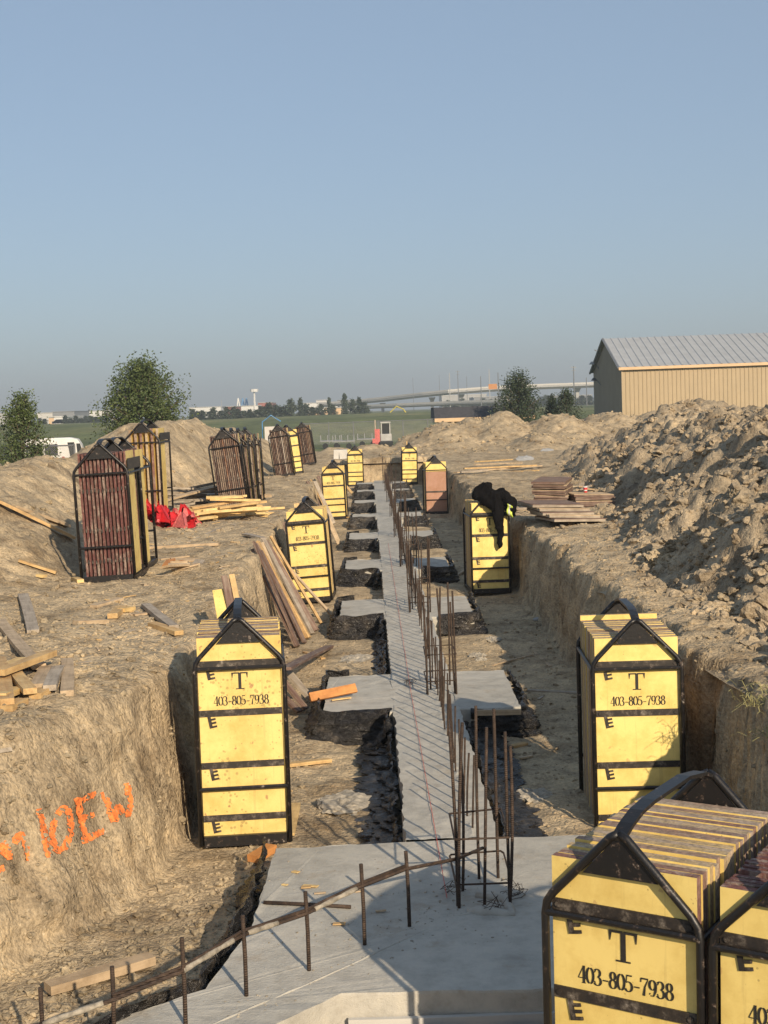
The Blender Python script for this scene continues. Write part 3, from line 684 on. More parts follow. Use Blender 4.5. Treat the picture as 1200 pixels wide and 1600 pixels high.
# yellow-fronted racks in the trench
p = P(379, 1323, 0.0)
faced_rack(rmat(-0.985, 9.95, 0.005, 4.5, 0, 0.2), 'nearest left of the footing', 19, 'yw', 'y', back_tall=False)
faced_rack(rmat(1.865, 9.97, -0.11, -2.5, 0, 0.0), 'by the right trench wall below the clods', 20, 'y', 'y', back_tall=True)
faced_rack(rmat(0.892, 5.26, -0.195, -33, 0, 0.3), 'nearest the camera at the slab corner', 20, 'y', 'y', jit=0.9)
faced_rack(rmat(0.892+0.565, 5.26-0.375, -0.215, -33, 0, 0.6), 'cut off by the right photo edge', 18, 'y', 'r', jit=0.9)
faced_rack(rmat(-1.01, 22.9, 0.0, -2, 0, -3.2), 'second on the left behind leaning forms', 12, 'yw', 'yw')
faced_rack(rmat(1.95, 23.2, 0.0, 3, 0, 0.3), 'with a jacket over its top', 12, 'y', 'y')
faced_rack(rmat(-1.04, 40.6, 0.0, -2, 0, -1.5), 'third along the left of the footing', 8, 'yw', 'yw', hooks=False)
faced_rack(rmat(1.93, 41.2, 0.0, 2, 0, 0.3), 'with the pinkish worn panel', 8, 'p', 'y', letters=False, hooks=False, zs=(0.62,), front_label='worn pinkish panel in the front of a rack by the right trench wall')
o = put(rmat(1.93, 41.2, 0.0, 2, 0, 0.3), MB().mesh('x', M['yellow']), (0, 0, 0)) if False else None
faced_rack(rmat(-0.59, 58.0, 0.0, 0, 0, 0), 'at the trench end left of the footing', 5, 'y', 'y', hooks=False)
faced_rack(rmat(1.65, 58.5, 0.0, 0, 0, 1), 'at the trench end right of the footing', 5, 'y', 'y', hooks=False)
# yellow top strip on the pinkish rack
mb = MB(); mb.box((0, 0.012, 0.14), (PW, 0.02, 0.28)); q = mb.build('filler_form', M['yellow']); q.matrix_world = rmat(1.93, 41.2, 0.0, 2, 0, 0.3) @ Matrix.Translation((0, 0.0, 1.265))
tag(q, 'short yellow filler panel above the pinkish worn panel', 'panel')

# racks on the left bank: panels edge-on
def bank(px, py, yw, ty, dx=0, tx=0):
    g = G(px, py); return rmat(g[0]+dx, g[1], g[2]-0.02, yw, tx, ty)
edge_rack(bank(170, 908, 1, -1.6), 'of red-edged panels nearest on the left bank', 13, 'r', box_band=True)
m_ = bank(170, 908, 1, -1.6)
edge_rack(rmat(m_[0][3]-0.06, m_[1][3]+1.12, m_[2][3], 0, 0, -1.6), 'directly behind the red-edged one on the left bank', 8, 'r', False)
g_ = G(228, 803)
edge_rack(rmat(g_.x, g_.y, g_.z-.02, -2, 0, -0.5), 'showing yellow behind the red bracket heap', 6, 'yw', False, box_band=True)
edge_rack(bank(366, 796, 3, -6.5), 'of dark brown panels behind the yellow lumber', 15, 'b')
for k, (dx, dy) in enumerate(((0.0, 1.08), (0.04, 1.85), (0.10, 2.65))):
    m2 = bank(366, 796, 3, -6.5)
    edge_rack(rmat(m2[0][3]+dx, m2[1][3]+dy, gz(m2[0][3]+dx, m2[1][3]+dy)-.02, 3, 0, (-4, -3, -2)[k]), ('directly', 'two places', 'three places')[k]+' behind the dark brown one by the lumber', 8, 'b', False, d=0.7, box_band=True)
edge_rack(bank(445, 744, 0, -7), 'far up the left bank with worn brown edges', 12, 'b', False, d=0.7)
m2 = bank(459, 741, 24, -5)
faced_rack(rmat(m2[0][3], m2[1][3]+0.3, m2[2][3], 10, 0, -6), 'far up the left bank, yellow faces outward', 6, 'y', 'b', letters=False, hooks=False, d=0.7, front_label='plain yellow panel facing out of a far rack on the left bank')
edge_rack(bank(481, 726, 0, -7), 'farthest of all up the left bank', 11, 'b', False, d=0.7)

# ------------------------------------------------------------------ jacket
def blob(name, chain, m, seed=0, sub=2, nz=0.10):
    """one continuous cloth body grown along connected joints: (pos, radius, parent)"""
    me = bpy.data.meshes.new(name); me.from_pydata([c[0] for c in chain], [(i, c[2]) for i, c in enumerate(chain) if c[2] is not None], [])
    o = link(name, me); sk = o.modifiers.new('skin', 'SKIN')
    for i, c in enumerate(chain):
        r_ = c[1] if isinstance(c[1], tuple) else (c[1], c[1]); me.skin_vertices[0].data[i].radius = r_
    me.skin_vertices[0].data[0].use_root = True
    o.modifiers.new('sub', 'SUBSURF').levels = sub; o.modifiers['sub'].render_levels = sub
    dg = bpy.context.evaluated_depsgraph_get(); ev = o.evaluated_get(dg); m2 = bpy.data.meshes.new_from_object(ev)
    bpy.data.objects.remove(o); v = np.array([q.co[:] for q in m2.vertices]); nn = np.array([q.normal[:] for q in m2.vertices])
    d = fbm(v[:, 0]*7, v[:, 1]*7, v[:, 2]*4, seed, 4, 0.6)*nz; v = v+nn*d[:, None]
    m2.vertices.foreach_set('co', v.astype(np.float32).ravel()); m2.materials.clear(); m2.materials.append(m)
    for q in m2.polygons: q.use_smooth = True
    m2.update(); return link(name, m2)
JR = rmat(1.95, 23.2, 0.0, 3, 0, 0.3)
jl = lambda x, y, z: tuple(JR @ Vector((x, y, z)))
ch = [(jl(0.02, 0.0, 1.60), (0.20, 0.14), None), (jl(-0.10, 0.0, 1.72), (0.14, 0.12), 0), (jl(-0.06, 0.0, 1.86), (0.085, 0.07), 1), (jl(-0.25, 0.06, 1.60), (0.085, 0.07), 1),
      (jl(0.12, -0.04, 1.46), (0.21, 0.12), 0), (jl(0.15, -0.07, 1.28), (0.19, 0.08), 4), (jl(0.13, -0.08, 1.12), (0.12, 0.06), 5), (jl(0.14, -0.07, 0.95), (0.085, 0.05), 6), (jl(0.17, -0.07, 0.74), (0.06, 0.045), 7),
      (jl(0.22, 0.0, 1.66), (0.15, 0.11), 0), (jl(0.34, 0.0, 1.50), (0.13, 0.09), 9), (jl(0.40, -0.02, 1.34), (0.10, 0.08), 10), (jl(0.42, -0.02, 1.25), (0.06, 0.05), 11)]
jk = blob('jacket', ch, M['cloth'], 3, 3, 0.05); tag(jk, 'black hooded work jacket draped over the rack top with one sleeve hanging down', 'jacket')
mb = MB()
vp = []
for i in range(8):
    for j in range(7):
        u, v = i/7, j/6; x = 0.27+u*0.09; z = 1.50-v*0.19-u*0.05; vp.append(jl(x+0.01*math.sin(v*7), -0.135-0.02*math.sin(u*3+v*4)-0.02*math.cos(v*9), z))
mb.add(vp, [(i*7+j, i*7+j+1, (i+1)*7+j+1, (i+1)*7+j) for i in range(7) for j in range(6)], [1 if 2 <= i <= 3 else 0 for i in range(7) for j in range(6)])
q = mb.build('safety_stripe', [M['hivis'], M['reflect']], jk, True); sm = q.modifiers.new('t', 'SOLIDIFY'); sm.thickness = 0.012

# ------------------------------------------------------------------ concrete footings
def rough_slab(name, poly, z0, z1, step=0.06, amp=0.006, parent=None, seed=0, m=None, edge=0.010):
    """poured slab: outline resampled and ragged, top floated uneven"""
    pts = []
    n = len(poly)
    for i in range(n):
        a, b = np.array(poly[i]), np.array(poly[(i+1) % n]); L = np.linalg.norm(b-a); k = max(1, int(L/step))
        pts += [a+(b-a)*j/k for j in range(k)]
    pts = np.array(pts); pts = pts+np.stack([fbm(pts[:, 0]*9, pts[:, 1]*9, 1, seed, 3), fbm(pts[:, 0]*9, pts[:, 1]*9, 7, seed, 3)], -1)*edge
    c = pts.mean(0); mb = MB(); n = len(pts)
    rings = [(1.0, z0), (1.0, z0+(z1-z0)*.5), (1.0, z1-0.012), (0.993, z1)]
    V = []
    for k, z in rings:
        q = c+(pts-c)*k
        V += [(x, y, z+(amp*0.7*float(vnoise(x*9, y*9, 0, seed)) if z > z0 else 0)) for x, y in q]
    fs = [(r*n+i, r*n+(i+1) % n, (r+1)*n+(i+1) % n, (r+1)*n+i) for r in range(3) for i in range(n)]
    fs.append(tuple(3*n+i for i in range(n))); mb.add(V, fs)
    return mb.build(name, m or M['concrete'], parent)
foot = empty('strip_footing', 'long grey concrete strip footing with square pads running down the trench', 'footing')
SX0, SX1, ZT = 0.15, 0.775, 0.25
PADY = [(13.2, 15.1), (19.15, 21.2), (25.0, 27.0), (31.1, 33.0), (37.2, 39.1), (43.2, 45.1), (49.2, 51.0), (54.4, 56.2)]
# strip with a displaced top
def strip_h(x, y): return ZT+fbm(x*5, y*3, 0, 111, 4)*0.007+0.010*np.exp(-((x-0.60)/0.03)**2)*(0.5+fbm(x*20, y*12, 0, 113, 2))
xs_ = np.linspace(SX0, SX1, 26); ys_ = spaced(9.16, 57.5, lambda y: 0.035+0.002*(y-9))
Xg, Yg = np.meshgrid(xs_, ys_); Zg = strip_h(Xg, Yg)
ex = (Xg == SX0) | (Xg == SX1); Xg = Xg+ex*fbm(Xg*7, Yg*9, 0, 117, 3)*0.012
Vt = np.stack([Xg, Yg, Zg], -1).reshape(-1, 3).tolist(); nx = 26; ny = len(ys_)
fs = [(j*nx+i, j*nx+i+1, (j+1)*nx+i+1, (j+1)*nx+i) for j in range(ny-1) for i in range(nx-1)]
b0 = len(Vt)
for j in range(ny): Vt.append((Vt[j*nx][0], Vt[j*nx][1], -0.1)); Vt.append((Vt[j*nx+nx-1][0], Vt[j*nx+nx-1][1], -0.1))
for j in range(ny-1):
    fs += [(j*nx, (j+1)*nx, b0+2*(j+1), b0+2*j), (j*nx+nx-1, b0+2*j+1, b0+2*(j+1)+1, (j+1)*nx+nx-1)]
fs += [tuple([(ny-1)*nx+i for i in range(nx)]+[b0+2*ny-1, b0+2*ny-2])]
mb = MB(); mb.add(Vt, fs); mb.build('strip', M['concrete'], foot)
for k, (y0, y1) in enumerate(PADY):
    xl = -0.50+rnd.uniform(-.03, .03); xr = 1.36+rnd.uniform(-.03, .03)
    rough_slab('pad', [(xl, y0), (SX0+0.02, y0), (SX0+0.02, y1), (xl, y1)], -0.1, ZT-0.004, parent=foot, seed=k, amp=0.012)
    rough_slab('pad', [(SX1-0.02, y0), (xr, y0-0.02), (xr+0.03, y1), (SX1-0.02, y1)], -0.1, ZT-0.004, parent=foot, seed=k+20, amp=0.012)
# corner slab
g = lambda px, py: tuple(P(px, py, ZT)[:2])
slab = empty('corner_slab', 'wide grey concrete slab across the near end of the strip footing', 'footing')
rough_slab('slab', [g(430, 1325), g(390, 1450), g(320, 1545), g(170, 1598), (-2.2, 5.2), (-1.6, 4.5), g(430, 1600), g(535, 1553), (0.78, 6.70), (2.2, 6.75), (2.2, 9.155), (1.0, 9.155)], -0.12, ZT, parent=slab, seed=50, amp=0.008)
def curb(pts, w, h, m, name, parent=None, seed=0):
    mb = MB(); path = []
    for a, b in zip(pts[:-1], pts[1:]):
        k = max(1, int((Vector(b)-Vector(a)).length/0.05)); path += [Vector(a).lerp(Vector(b), i/k) for i in range(k)]
    path.append(Vector(pts[-1])); ws = [max(0.006, w*(1+0.5*float(vnoise(p_.x*9, p_.y*9, 0, seed)))) for p_ in path]
    mb.tube([(p_.x, p_.y, p_.z+0.004*float(vnoise(p_.x*14, p_.y*14, 1, seed))) for p_ in path], ws, 7); return mb.build(name, m, parent, True)
curb([P(870, 1405, ZT), P(710, 1432, ZT), P(500, 1530, ZT), P(330, 1602, ZT), (-1.6, 5.0, ZT)], 0.007, 0, M['concrete'], 'cold_joint_ridge', slab, 3)
curb([P(745, 1400, ZT), P(790, 1405, ZT+.01), P(800, 1430, ZT), P(730, 1425, ZT)], 0.03, 0, M['concrete'], 'mortar_ridge', slab, 4)
# form board along slab front + black poly in front
def board(p0, p1, w, t, m, label=None, group=None, roll=0, name='board', cat='board', upv=(0, 0, 1)):
    p0, p1 = Vector(p0), Vector(p1); d = p1-p0; L = d.length; xax = d.normalized()
    yax = Vector(upv).cross(xax)
    if yax.length < 1e-3: yax = Vector((0, 1, 0))
    yax.normalize(); zax = xax.cross(yax)
    Rm = Matrix((xax, yax, zax)).transposed().to_4x4() @ Matrix.Rotation(rad(roll), 4, 'X')
    mb = MB(); n = 5; bx, bz = rnd.uniform(-.006, .006)*min(L, 2), rnd.uniform(-.006, .006)*min(L, 2); ring = []
    for i in range(n+1):
        u = i/n; s_ = math.sin(u*math.pi); x = (u-.5)*L
        for a, b in ((-1, -1), (1, -1), (1, 1), (-1, 1)): ring.append((x, a*w/2+bx*s_, b*t/2+bz*s_))
    fs = [(i*4+j, i*4+(j+1) % 4, (i+1)*4+(j+1) % 4, (i+1)*4+j) for i in range(n) for j in range(4)]+[(3, 2, 1, 0), tuple(n*4+j for j in range(4))]
    mb.add(ring, fs); o = mb.build(name, m); o.matrix_world = Matrix.Translation((p0+p1)/2) @ Rm
    if label: tag(o, label, cat, group)
    return o
board((-0.20, 6.69, 0.09), (1.2, 6.69, 0.09), 0.03, 0.10, M['offwhite'], 'pale form board under the front edge of the corner slab')

# black polyethylene
def sheet(path, label, top=0.245, out=0.16, bot=0.0, seed=0, amp=0.05, lip=0.05, group='black plastic sheets around the footing pads', step=0.045, rows=14):
    """crumpled film hanging over an edge: path follows the edge, outward side is to its right"""
    pts = []
    for a, b in zip(path[:-1], path[1:]):
        a, b = np.array(a, float), np.array(b, float); k = max(2, int(np.linalg.norm(b-a)/step)); pts += [a+(b-a)*j/k for j in range(k)]
    pts.append(np.array(path[-1], float)); pts = np.array(pts); n = len(pts)
    tg = np.gradient(pts, axis=0); 
    for _ in range(2): tg[1:-1] = (tg[:-2]+tg[1:-1]*2+tg[2:])/4
    tg /= np.linalg.norm(tg, axis=1)[:, None]; nr = np.stack([tg[:, 1], -tg[:, 0]], -1); V = []
    s_ = np.cumsum(np.r_[0, np.linalg.norm(np.diff(pts, axis=0), axis=1)])
    for j in range(rows+1):
        v = j/rows
        o_ = (-lip*(1-v*6) if v < 0.16 else out*((v-0.16)/0.84)**1.25)+0.034
        z = top+0.012-(top-bot)*max(0, (v-0.10)/0.90)**0.9+(0.02 if v < .16 else 0)
        fold = 1-np.abs(fbm(s_*4.5+v*2.0, v*5.5, seed, seed, 5, 0.62))*1.2; fold2 = fbm(s_*9, v*5+s_*2, seed, seed+3, 3)
        dd = (fold-0.55)*amp*2*min(1, v*3+.25)+fold2*amp*0.45
        zz = z+fbm(s_*2.4, v*1.5, seed+9, seed, 3)*amp*0.5*(1-v*0.6)+np.abs(fbm(s_*2.5, 0, seed, seed+7, 2))*0.045*(v < 0.12)
        xy = pts+nr*(o_+dd)[:, None] if isinstance(dd, np.ndarray) else pts
        V.append(np.stack([xy[:, 0], xy[:, 1], zz], -1))
    V = np.concatenate(V); i = (np.arange(rows)[:, None]*n+np.arange(n-1)).ravel()
    o = link('plastic_sheet', npmesh('plastic_sheet', V, np.stack([i, i+n, i+n+1, i+1], -1), M['poly'], True)); return tag(o, label, 'sheet', group)
names = ['nearest', 'second', 'third', 'fourth', 'fifth', 'sixth', 'seventh', 'farthest']
for k, (y0, y1) in enumerate(PADY):
    st = 0.045+0.01*k; rw = 14 if k < 4 else 8
    sheet([(-0.30, y1+0.03), (-0.53, y1+0.02), (-0.55, y0+0.5), (-0.54, y0-0.02), (-0.1, y0-0.03), (SX0-0.03, y0-0.04), (SX0-0.06, y0-0.7)][::1], 'crumpled black plastic around the left side of the %s pad' % names[k], bot=-0.03, lip=0.015, seed=k+1, out=0.09 if k else 0.13, amp=0.038, step=st, rows=rw)
    sheet([(SX1+0.10, y0-0.03), (1.2, y0-0.06), (1.40, y0-0.05), (1.42, y0+0.6), (1.44, y1-0.1), (1.40, y1+0.05)], 'crumpled black plastic around the right side of the %s pad' % names[k], top=0.245 if k else 0.20, bot=-0.03, lip=0.02, seed=k+31, out=0.10, amp=0.045, step=st, rows=rw)
sheet([(SX0-0.02, 13.1), (SX0-0.015, 11.5), (SX0-0.015, 9.2)], 'black plastic hanging along the left side of the strip beside the nearest pad', top=0.10, seed=61, out=0.27, amp=0.06, lip=0.0)
sheet([(SX1+0.03, 9.2), (SX1+0.03, 11.2), (SX1+0.02, 13.1)], 'black plastic hanging along the right side of the strip before the nearest pad', top=0.12, seed=62, out=0.34, amp=0.05, lip=0.0)
sheet([(SX0-0.02, 19.1), (SX0-0.015, 17.5), (SX0-0.015, 15.3)], 'black plastic along the left side of the strip between the first two pads', top=0.13, seed=63, out=0.16, amp=0.04, lip=0.0)
sheet([(-0.74, 9.15), (-0.78, 7.9), (-0.93, 6.9), (-1.5, 6.2), (-2.2, 5.4)][::-1][::-1], 'black plastic draped over the left edge of the corner slab', top=0.24, seed=64, out=0.16, amp=0.035, lip=0.015)
sheet([(-0.25, 6.665), (0.5, 6.665), (1.2, 6.665)], 'black plastic below the front edge of the corner slab', top=0.05, bot=-0.25, seed=65, out=0.25, amp=0.04, lip=0.0)
board((0.92, 13.06, 0.235), (1.34, 13.03, 0.235), 0.03, 0.05, M['wood_tan'], 'tan form board on the front edge of the nearest right-hand pad')

# ------------------------------------------------------------------ rebar
def bar_mesh(L, r, n=7, bend=0.0):
    mb = MB(); mb.tube([(bend*math.sin(math.pi*i/4), 0, L*i/4) for i in range(5)], r, n); return mb.mesh('rebar', M['rebar'], True)
BM = [bar_mesh(0.60, 0.0072, 6, b) for b in (0, .008, -.008)]
k = 0; y = 9.35
while y < 56.5:
    o = link('rebar_dowel', BM[k % 3]); sc = rnd.uniform(0.84, 1.05)
    o.matrix_world = Matrix.Translation((0.60+rnd.uniform(-.012, .012), y, ZT-0.06)) @ Euler((rnd.uniform(-.05, .05), rnd.uniform(-.05, .05), rnd.uniform(0, 6))).to_matrix().to_4x4() @ Matrix.Diagonal((1, 1, sc, 1))
    tag(o, 'thin rusty dowel in the row standing along the strip footing', 'rebar', 'rebar dowels in a row along the strip'); y += 0.30+rnd.uniform(-.02, .02); k += 1
CB = [bar_mesh(L, 0.0095, 8, b) for L, b in ((1.12, 0.01), (1.06, -0.01), (0.98, 0.015), (1.09, 0.0))]
def wobble(pts, a=0.006): return [(p_[0]+rnd.uniform(-a, a), p_[1]+rnd.uniform(-a, a), p_[2]+rnd.uniform(-a, a)) for p_ in pts]
def tie_loop(c, wx, wy, z, label):
    mb = MB(); x, y_ = c; q = [(x-wx, y_-wy, z), (x+wx, y_-wy, z), (x+wx, y_+wy, z+.01), (x-wx, y_+wy, z), (x-wx, y_-wy, z)]
    path = []
    for a, b in zip(q[:-1], q[1:]): path += [tuple(Vector(a).lerp(Vector(b), t)) for t in (0.03, 0.97)]
    mb.tube(wobble(path)+[path[0]], 0.0065, 6); return tag(mb.build('rebar_tie', M['rebar'], None, True), label, 'rebar', 'rebar ties around the column bars')
cages = [(P(712, 1415, ZT), P(802, 1420, ZT), 8.35)]
cl = [(0.565, 8.12, 0.150, 0.26, 'on the corner slab')]+[(0.60+.04, (a+b)/2-(0.25 if j else 0.0), 0.14, 0.26, 'on the %s pad' % names[j]) for j, (a, b) in enumerate(PADY)]
for k, (cx, cy, wx, wy, wh) in enumerate(cl):
    nb = [(-1, -1), (-1, -.85), (-.75, .1), (0.05, -1), (0.12, .9), (1, -.9), (1, -1.05), (.8, .9)]
    if k > 4: nb = nb[::2]
    for j, (a, b) in enumerate(nb):
        o = link('column_bar', CB[(j+k) % 4]); o.matrix_world = Matrix.Translation((cx+a*wx+rnd.uniform(-.008, .008), cy+b*wy, ZT-0.05)) @ Euler((rnd.uniform(-.03, .03), rnd.uniform(-.045, .045), rnd.uniform(0, 6))).to_matrix().to_4x4()
        tag(o, 'tall ribbed rusty bar in the column cage '+wh, 'rebar', 'column starter bars '+wh)
    for z in ((0.14, 0.40) if k < 5 else (0.3,)): tie_loop((cx, cy), wx+.01, wy+.01, ZT+z, 'rusty tie loop around the column bars %s, %s one' % (wh, 'lower' if z < .2 else 'upper'))
# near wall dowels and the long diagonal bar
dow = [(63, 1543, 1640), (175, 1510, 1625), (284, 1465, 1605), (379, 1430, 1560), (477, 1393, 1520), (564, 1350, 1480), (634, 1330, 1450)]
tops = []
for k, (px, ty, by) in enumerate(dow):
    b_ = Vector(P(px+6, by, ZT-0.01)) if px > 250 else Vector(P(px+3, by, ZT-0.05)); t_ = Vector(PY(px, ty, b_.y)); mb = MB(); mb.tube([b_-Vector((0, 0, .04)), b_.lerp(t_, .5)+Vector((.003, 0, 0)), t_], 0.0105, 8)
    tag(mb.build('rebar_dowel', M['rebar'], None, True), 'short dowel number %s from the left tied to the long diagonal bar' % ('one', 'two', 'three', 'four', 'five', 'six', 'seven')[k], 'rebar', 'dowels tied to the diagonal bar')
diag = [(40, 1610, 0), (175, 1563, 1), (286, 1517, 2), (377, 1462, 3), (478, 1428, 4), (565, 1385, 5), (634, 1358, 6)]
pp = []
for px, py, k in diag:
    by = P(dow[k][0]+6, dow[k][2], ZT)[1]; pp.append(Vector(PY(px, py, by+0.02)))
pp.append(Vector(PY(714, 1342, 7.93))); pp.append(Vector(PY(754, 1325, 8.2)))
mb = MB(); mb.tube(pp, 0.0105, 8); tag(mb.build('diagonal_bar', M['rebar'], None, True), 'long rusty bar running diagonally through the near dowels to the column cage', 'rebar')
mb = MB(); mb.tube([p_+Vector((0.0, .012, .016)) for p_ in pp[1:7]], 0.009, 8); tag(mb.build('diagonal_bar', M['rebar'], None, True), 'second bar lapped against the long diagonal bar', 'rebar')
for a, b, i0 in ((0.0, 0.85, 2), (0.1, 0.55, 3), (0.15, 0.9, 4), (0.2, 0.9, 0)):
    a_, b_ = pp[i0].lerp(pp[i0+1], a), pp[i0].lerp(pp[i0+1], b); pth = [a_.lerp(b_, t/8)+Vector((0, 0, 0.002)) for t in range(9)]
    mb = MB(); mb.tube(pth, [0.011+0.005*abs(math.sin(t*2.3+i0)) for t in range(9)], 8); tag(mb.build('mortar_crust', M['rebar_caked'], None, True), 'dried mortar caked on the diagonal bar, %s crust' % ('leftmost', 'middle', 'right-hand', 'lower-left', 'rightmost')[(i0) % 5], 'mortar')
for (ax, ay, bx, by_, lab) in ((540, 1375, 412, 1408, 'grey bar lying flat on the slab left of the dowels'),):
    mb = MB(); mb.tube([P(412, 1410, ZT+0.012), P(480, 1413, ZT+0.012), P(548, 1417, ZT+0.012)], 0.011, 8); tag(mb.build('loose_bar', M['rebar'], None, True), lab, 'rebar')
# string line and cable
mb = MB(); mb.tube([(0.36, 8.0, ZT+0.012), (0.335, 14, ZT+0.012), (0.34, 30, ZT+0.012)], 0.0022, 5); tag(mb.build('string_line', M['string']), 'thin red string line stretched along the strip footing', 'string')
# mess of tie wire by the cage
for k, (px, py) in enumerate(((800, 1400), (712, 1395), (770, 1425), (640, 1070))):
    c = P(px, py, ZT); mb = MB()
    for j in range(7):
        a0 = rnd.uniform(0, 6); r_ = rnd.uniform(.03, .09); mb.tube([(c[0]+r_*math.cos(a0+t*.8)+rnd.uniform(-.02, .02), c[1]+r_*math.sin(a0+t*.8), ZT+0.01+0.02*t*rnd.random()) for t in range(6)], 0.0018, 4)
    tag(mb.build('tie_wire', M['rebar']), ('tangled tie wire at the right corner of the near column cage', 'tangled tie wire at the left corner of the near column cage', 'tangled tie wire in front of the near column cage', 'tangled tie wire on the nearest pad')[k], 'wire')

# ------------------------------------------------------------------ lumber
def lie(px0, py0, px1, py1, w, t, m, label, group=None, lift=0.0, z0=None, z1=None, roll=0, name='board', cat='board'):
    a, b = G(px0, py0), G(px1, py1); a = a+Vector((0, 0, t/2+lift+(z0 or 0))); b = b+Vector((0, 0, t/2+lift+(z1 or 0)))
    return board(a, b, w, t, m, label, group, roll, name, cat)
gp = 'lumber scraps on the left bank'
for a in [
    (10, 1112, 35, 1100, .09, .04, 'pine', 'pale block at the very front of the scrap pile', 0), (0, 1100, 30, 1088, .09, .04, 'pine_new', 'yellow block end at the left edge of the scrap pile', .03),
    (0, 1062, 40, 1043, .14, .04, 'pine_new', 'wide pale board at the back of the scrap pile', .04), (48, 1096, 20, 1060, .09, .04, 'pine', 'short board pointing at the camera in the scrap pile', .05),
    (58, 1082, 72, 1052, .09, .04, 'wood_tan', 'tan block in the middle of the scrap pile', .02), (78, 1084, 92, 1052, .09, .04, 'wood_grey', 'grey weathered block in the scrap pile', .02),
    (105, 1088, 105, 1036, .09, .04, 'wood_tan', 'tan board lying by itself right of the scrap pile', .0), (0, 1078, 82, 1045, .09, .045, 'pine', 'tan board across the top of the scrap pile', .10),
    (0, 1040, 12, 1108, .09, .04, 'pine', 'pale board at the left side of the scrap pile', .03), (55, 1092, 70, 1083, .09, .04, 'pine', 'small offcut under the scrap pile', 0),
    (0, 978, 62, 1052, .10, .04, 'wood_tan', 'long tan board sloping down to the scrap pile', .03), (36, 932, 52, 990, .11, .035, 'wood_grey', 'grey board lying on the mound above the scrap pile', .0),
    (228, 950, 272, 985, .09, .04, 'wood_grey', 'grey stick pointing at the nearest left rack', .01), (238, 980, 280, 994, .09, .04, 'pine', 'pale stick below the grey one on the bank', .01),
    (146, 950, 188, 938, .09, .03, 'wood_tan', 'thin tan offcut on the middle of the left bank', .0), (118, 976, 166, 974, .09, .04, 'wood_tan', 'tan block left of the splintered stub', .0),
    (176, 968, 192, 955, .10, .05, 'pine', 'splintered yellow stub on the bank', .01), (190, 958, 206, 955, .09, .04, 'pine_new', 'tiny yellow offcut beside the splintered stub', .01), (208, 962, 252, 957, .09, .02, 'wood_tan', 'thin strip right of the splintered stub', .0),
    (0, 793, 118, 850, .14, .04, 'pine', 'long pale plank running down the left mound to the red-edged rack', .06), (22, 800, 108, 830, .10, .04, 'wood_tan', 'shorter plank behind the long pale plank', .05),
    (30, 880, 88, 899, .09, .03, 'pine', 'plank half buried low on the left mound', .02), (60, 903, 70, 905, .09, .03, 'pine_new', 'small yellow offcut on the left mound', .02), (116, 908, 126, 912, .08, .04, 'pine_new', 'yellow offcut at the foot of the red-edged rack', .01),
    (232, 858, 342, 852, .09, .04, 'wood_tan', 'long thin board lying in front of the red heap', .0), (250, 875, 295, 870, .07, .02, 'wood_tan', 'thin slat in front of the long thin board', .0),
    (295, 848, 345, 826, .04, .02, 'wood_grey', 'dark thin stick by the yellow lumber heap', .0), (270, 892, 310, 882, .09, .02, 'wood_tan', 'pale strip at the front of the dirt behind the rack', .0), (382, 838, 412, 845, .1, .03, 'wood_grey', 'grey board end on the bank edge', .02),
    (700, 746, 842, 736, .10, .04, 'pine', 'long board at the front of the lumber stack by the far mound', .0), (712, 742, 845, 731, .14, .04, 'wood_tan', 'broad board in the lumber stack by the far mound', .05),
    (725, 738, 838, 733, .10, .04, 'pine', 'third board of the lumber stack by the far mound', .10), (742, 734, 815, 731, .10, .04, 'wood_tan', 'upper board of the lumber stack by the far mound', .14), (744, 730, 800, 726, .10, .04, 'pine', 'topmost board of the lumber stack by the far mound', .16),
    (720, 742, 762, 739, .12, .04, 'wood_grey', 'grey short board in the lumber stack by the far mound', .06),
    (800, 797, 846, 795, .14, .04, 'wood_grey', 'grey plank under the red and white cup', .0), (798, 790, 842, 788, .14, .04, 'wood_tan', 'tan plank just behind the red and white cup', .02), (404, 700, 398, 1, .1, .04, 'pine', None, 0)]:
    if a[7] is None: continue
    lie(*a[:4], a[4], a[5], M[a[6]], a[7], gp if a[0] < 400 else 'loose planks on the right bank', a[8])
# boards in the trench
for a in [(446, 1200, 516, 1192, .07, .03, 'pine', 'pale stick lying right of the nearest left rack', .01), (452, 1310, 462, 1262, .08, .02, 'pine_new', 'yellow stick leaning by the foot of the nearest left rack', .02),
          (395, 1352, 425, 1334, .09, .05, 'wood_orange', 'orange block under the nearest left rack', .02), (476, 1020, 505, 1030, .06, .02, 'pine', 'short stick near the nearest left pad', .0),
          (825, 1080, 905, 1084, .06, .02, 'wood_grey', 'grey lath on the shaded floor right of the nearest pad', .0), (835, 1020, 860, 1042, .04, .015, 'wood_tan', 'thin twig-like lath on the shaded floor', .0), (770, 1040, 832, 1024, .03, .012, 'wood_tan', 'thin pale lath on the floor between two pads', .0),
          (800, 1168, 822, 1163, .07, .02, 'pine', 'short pale chip on the shaded floor', .0), (812, 1186, 832, 1182, .04, .015, 'wood_tan', 'thin chip behind the plastic sheet on the right', .0), (708, 905, 745, 880, .05, .03, 'wood_tan', 'tan stick on the floor by the third right pad', .0),
          (605, 719, 655, 717, .1, .1, 'pine', None, 0), (75, 1560, 238, 1512, .10, .05, 'wood_tan', 'long rough timber lying behind the near dowels', .03), (520, 895, 548, 890, .15, .02, 'pine', 'pale board beside the second left rack', .0),
          (545, 812, 585, 808, .2, .03, 'pine', 'pale board in front of the fourth left pad', .05)]:
    if a[7]: lie(*a[:4], a[4], a[5], M[a[6]], a[7], 'boards lying on the trench floor', a[8])
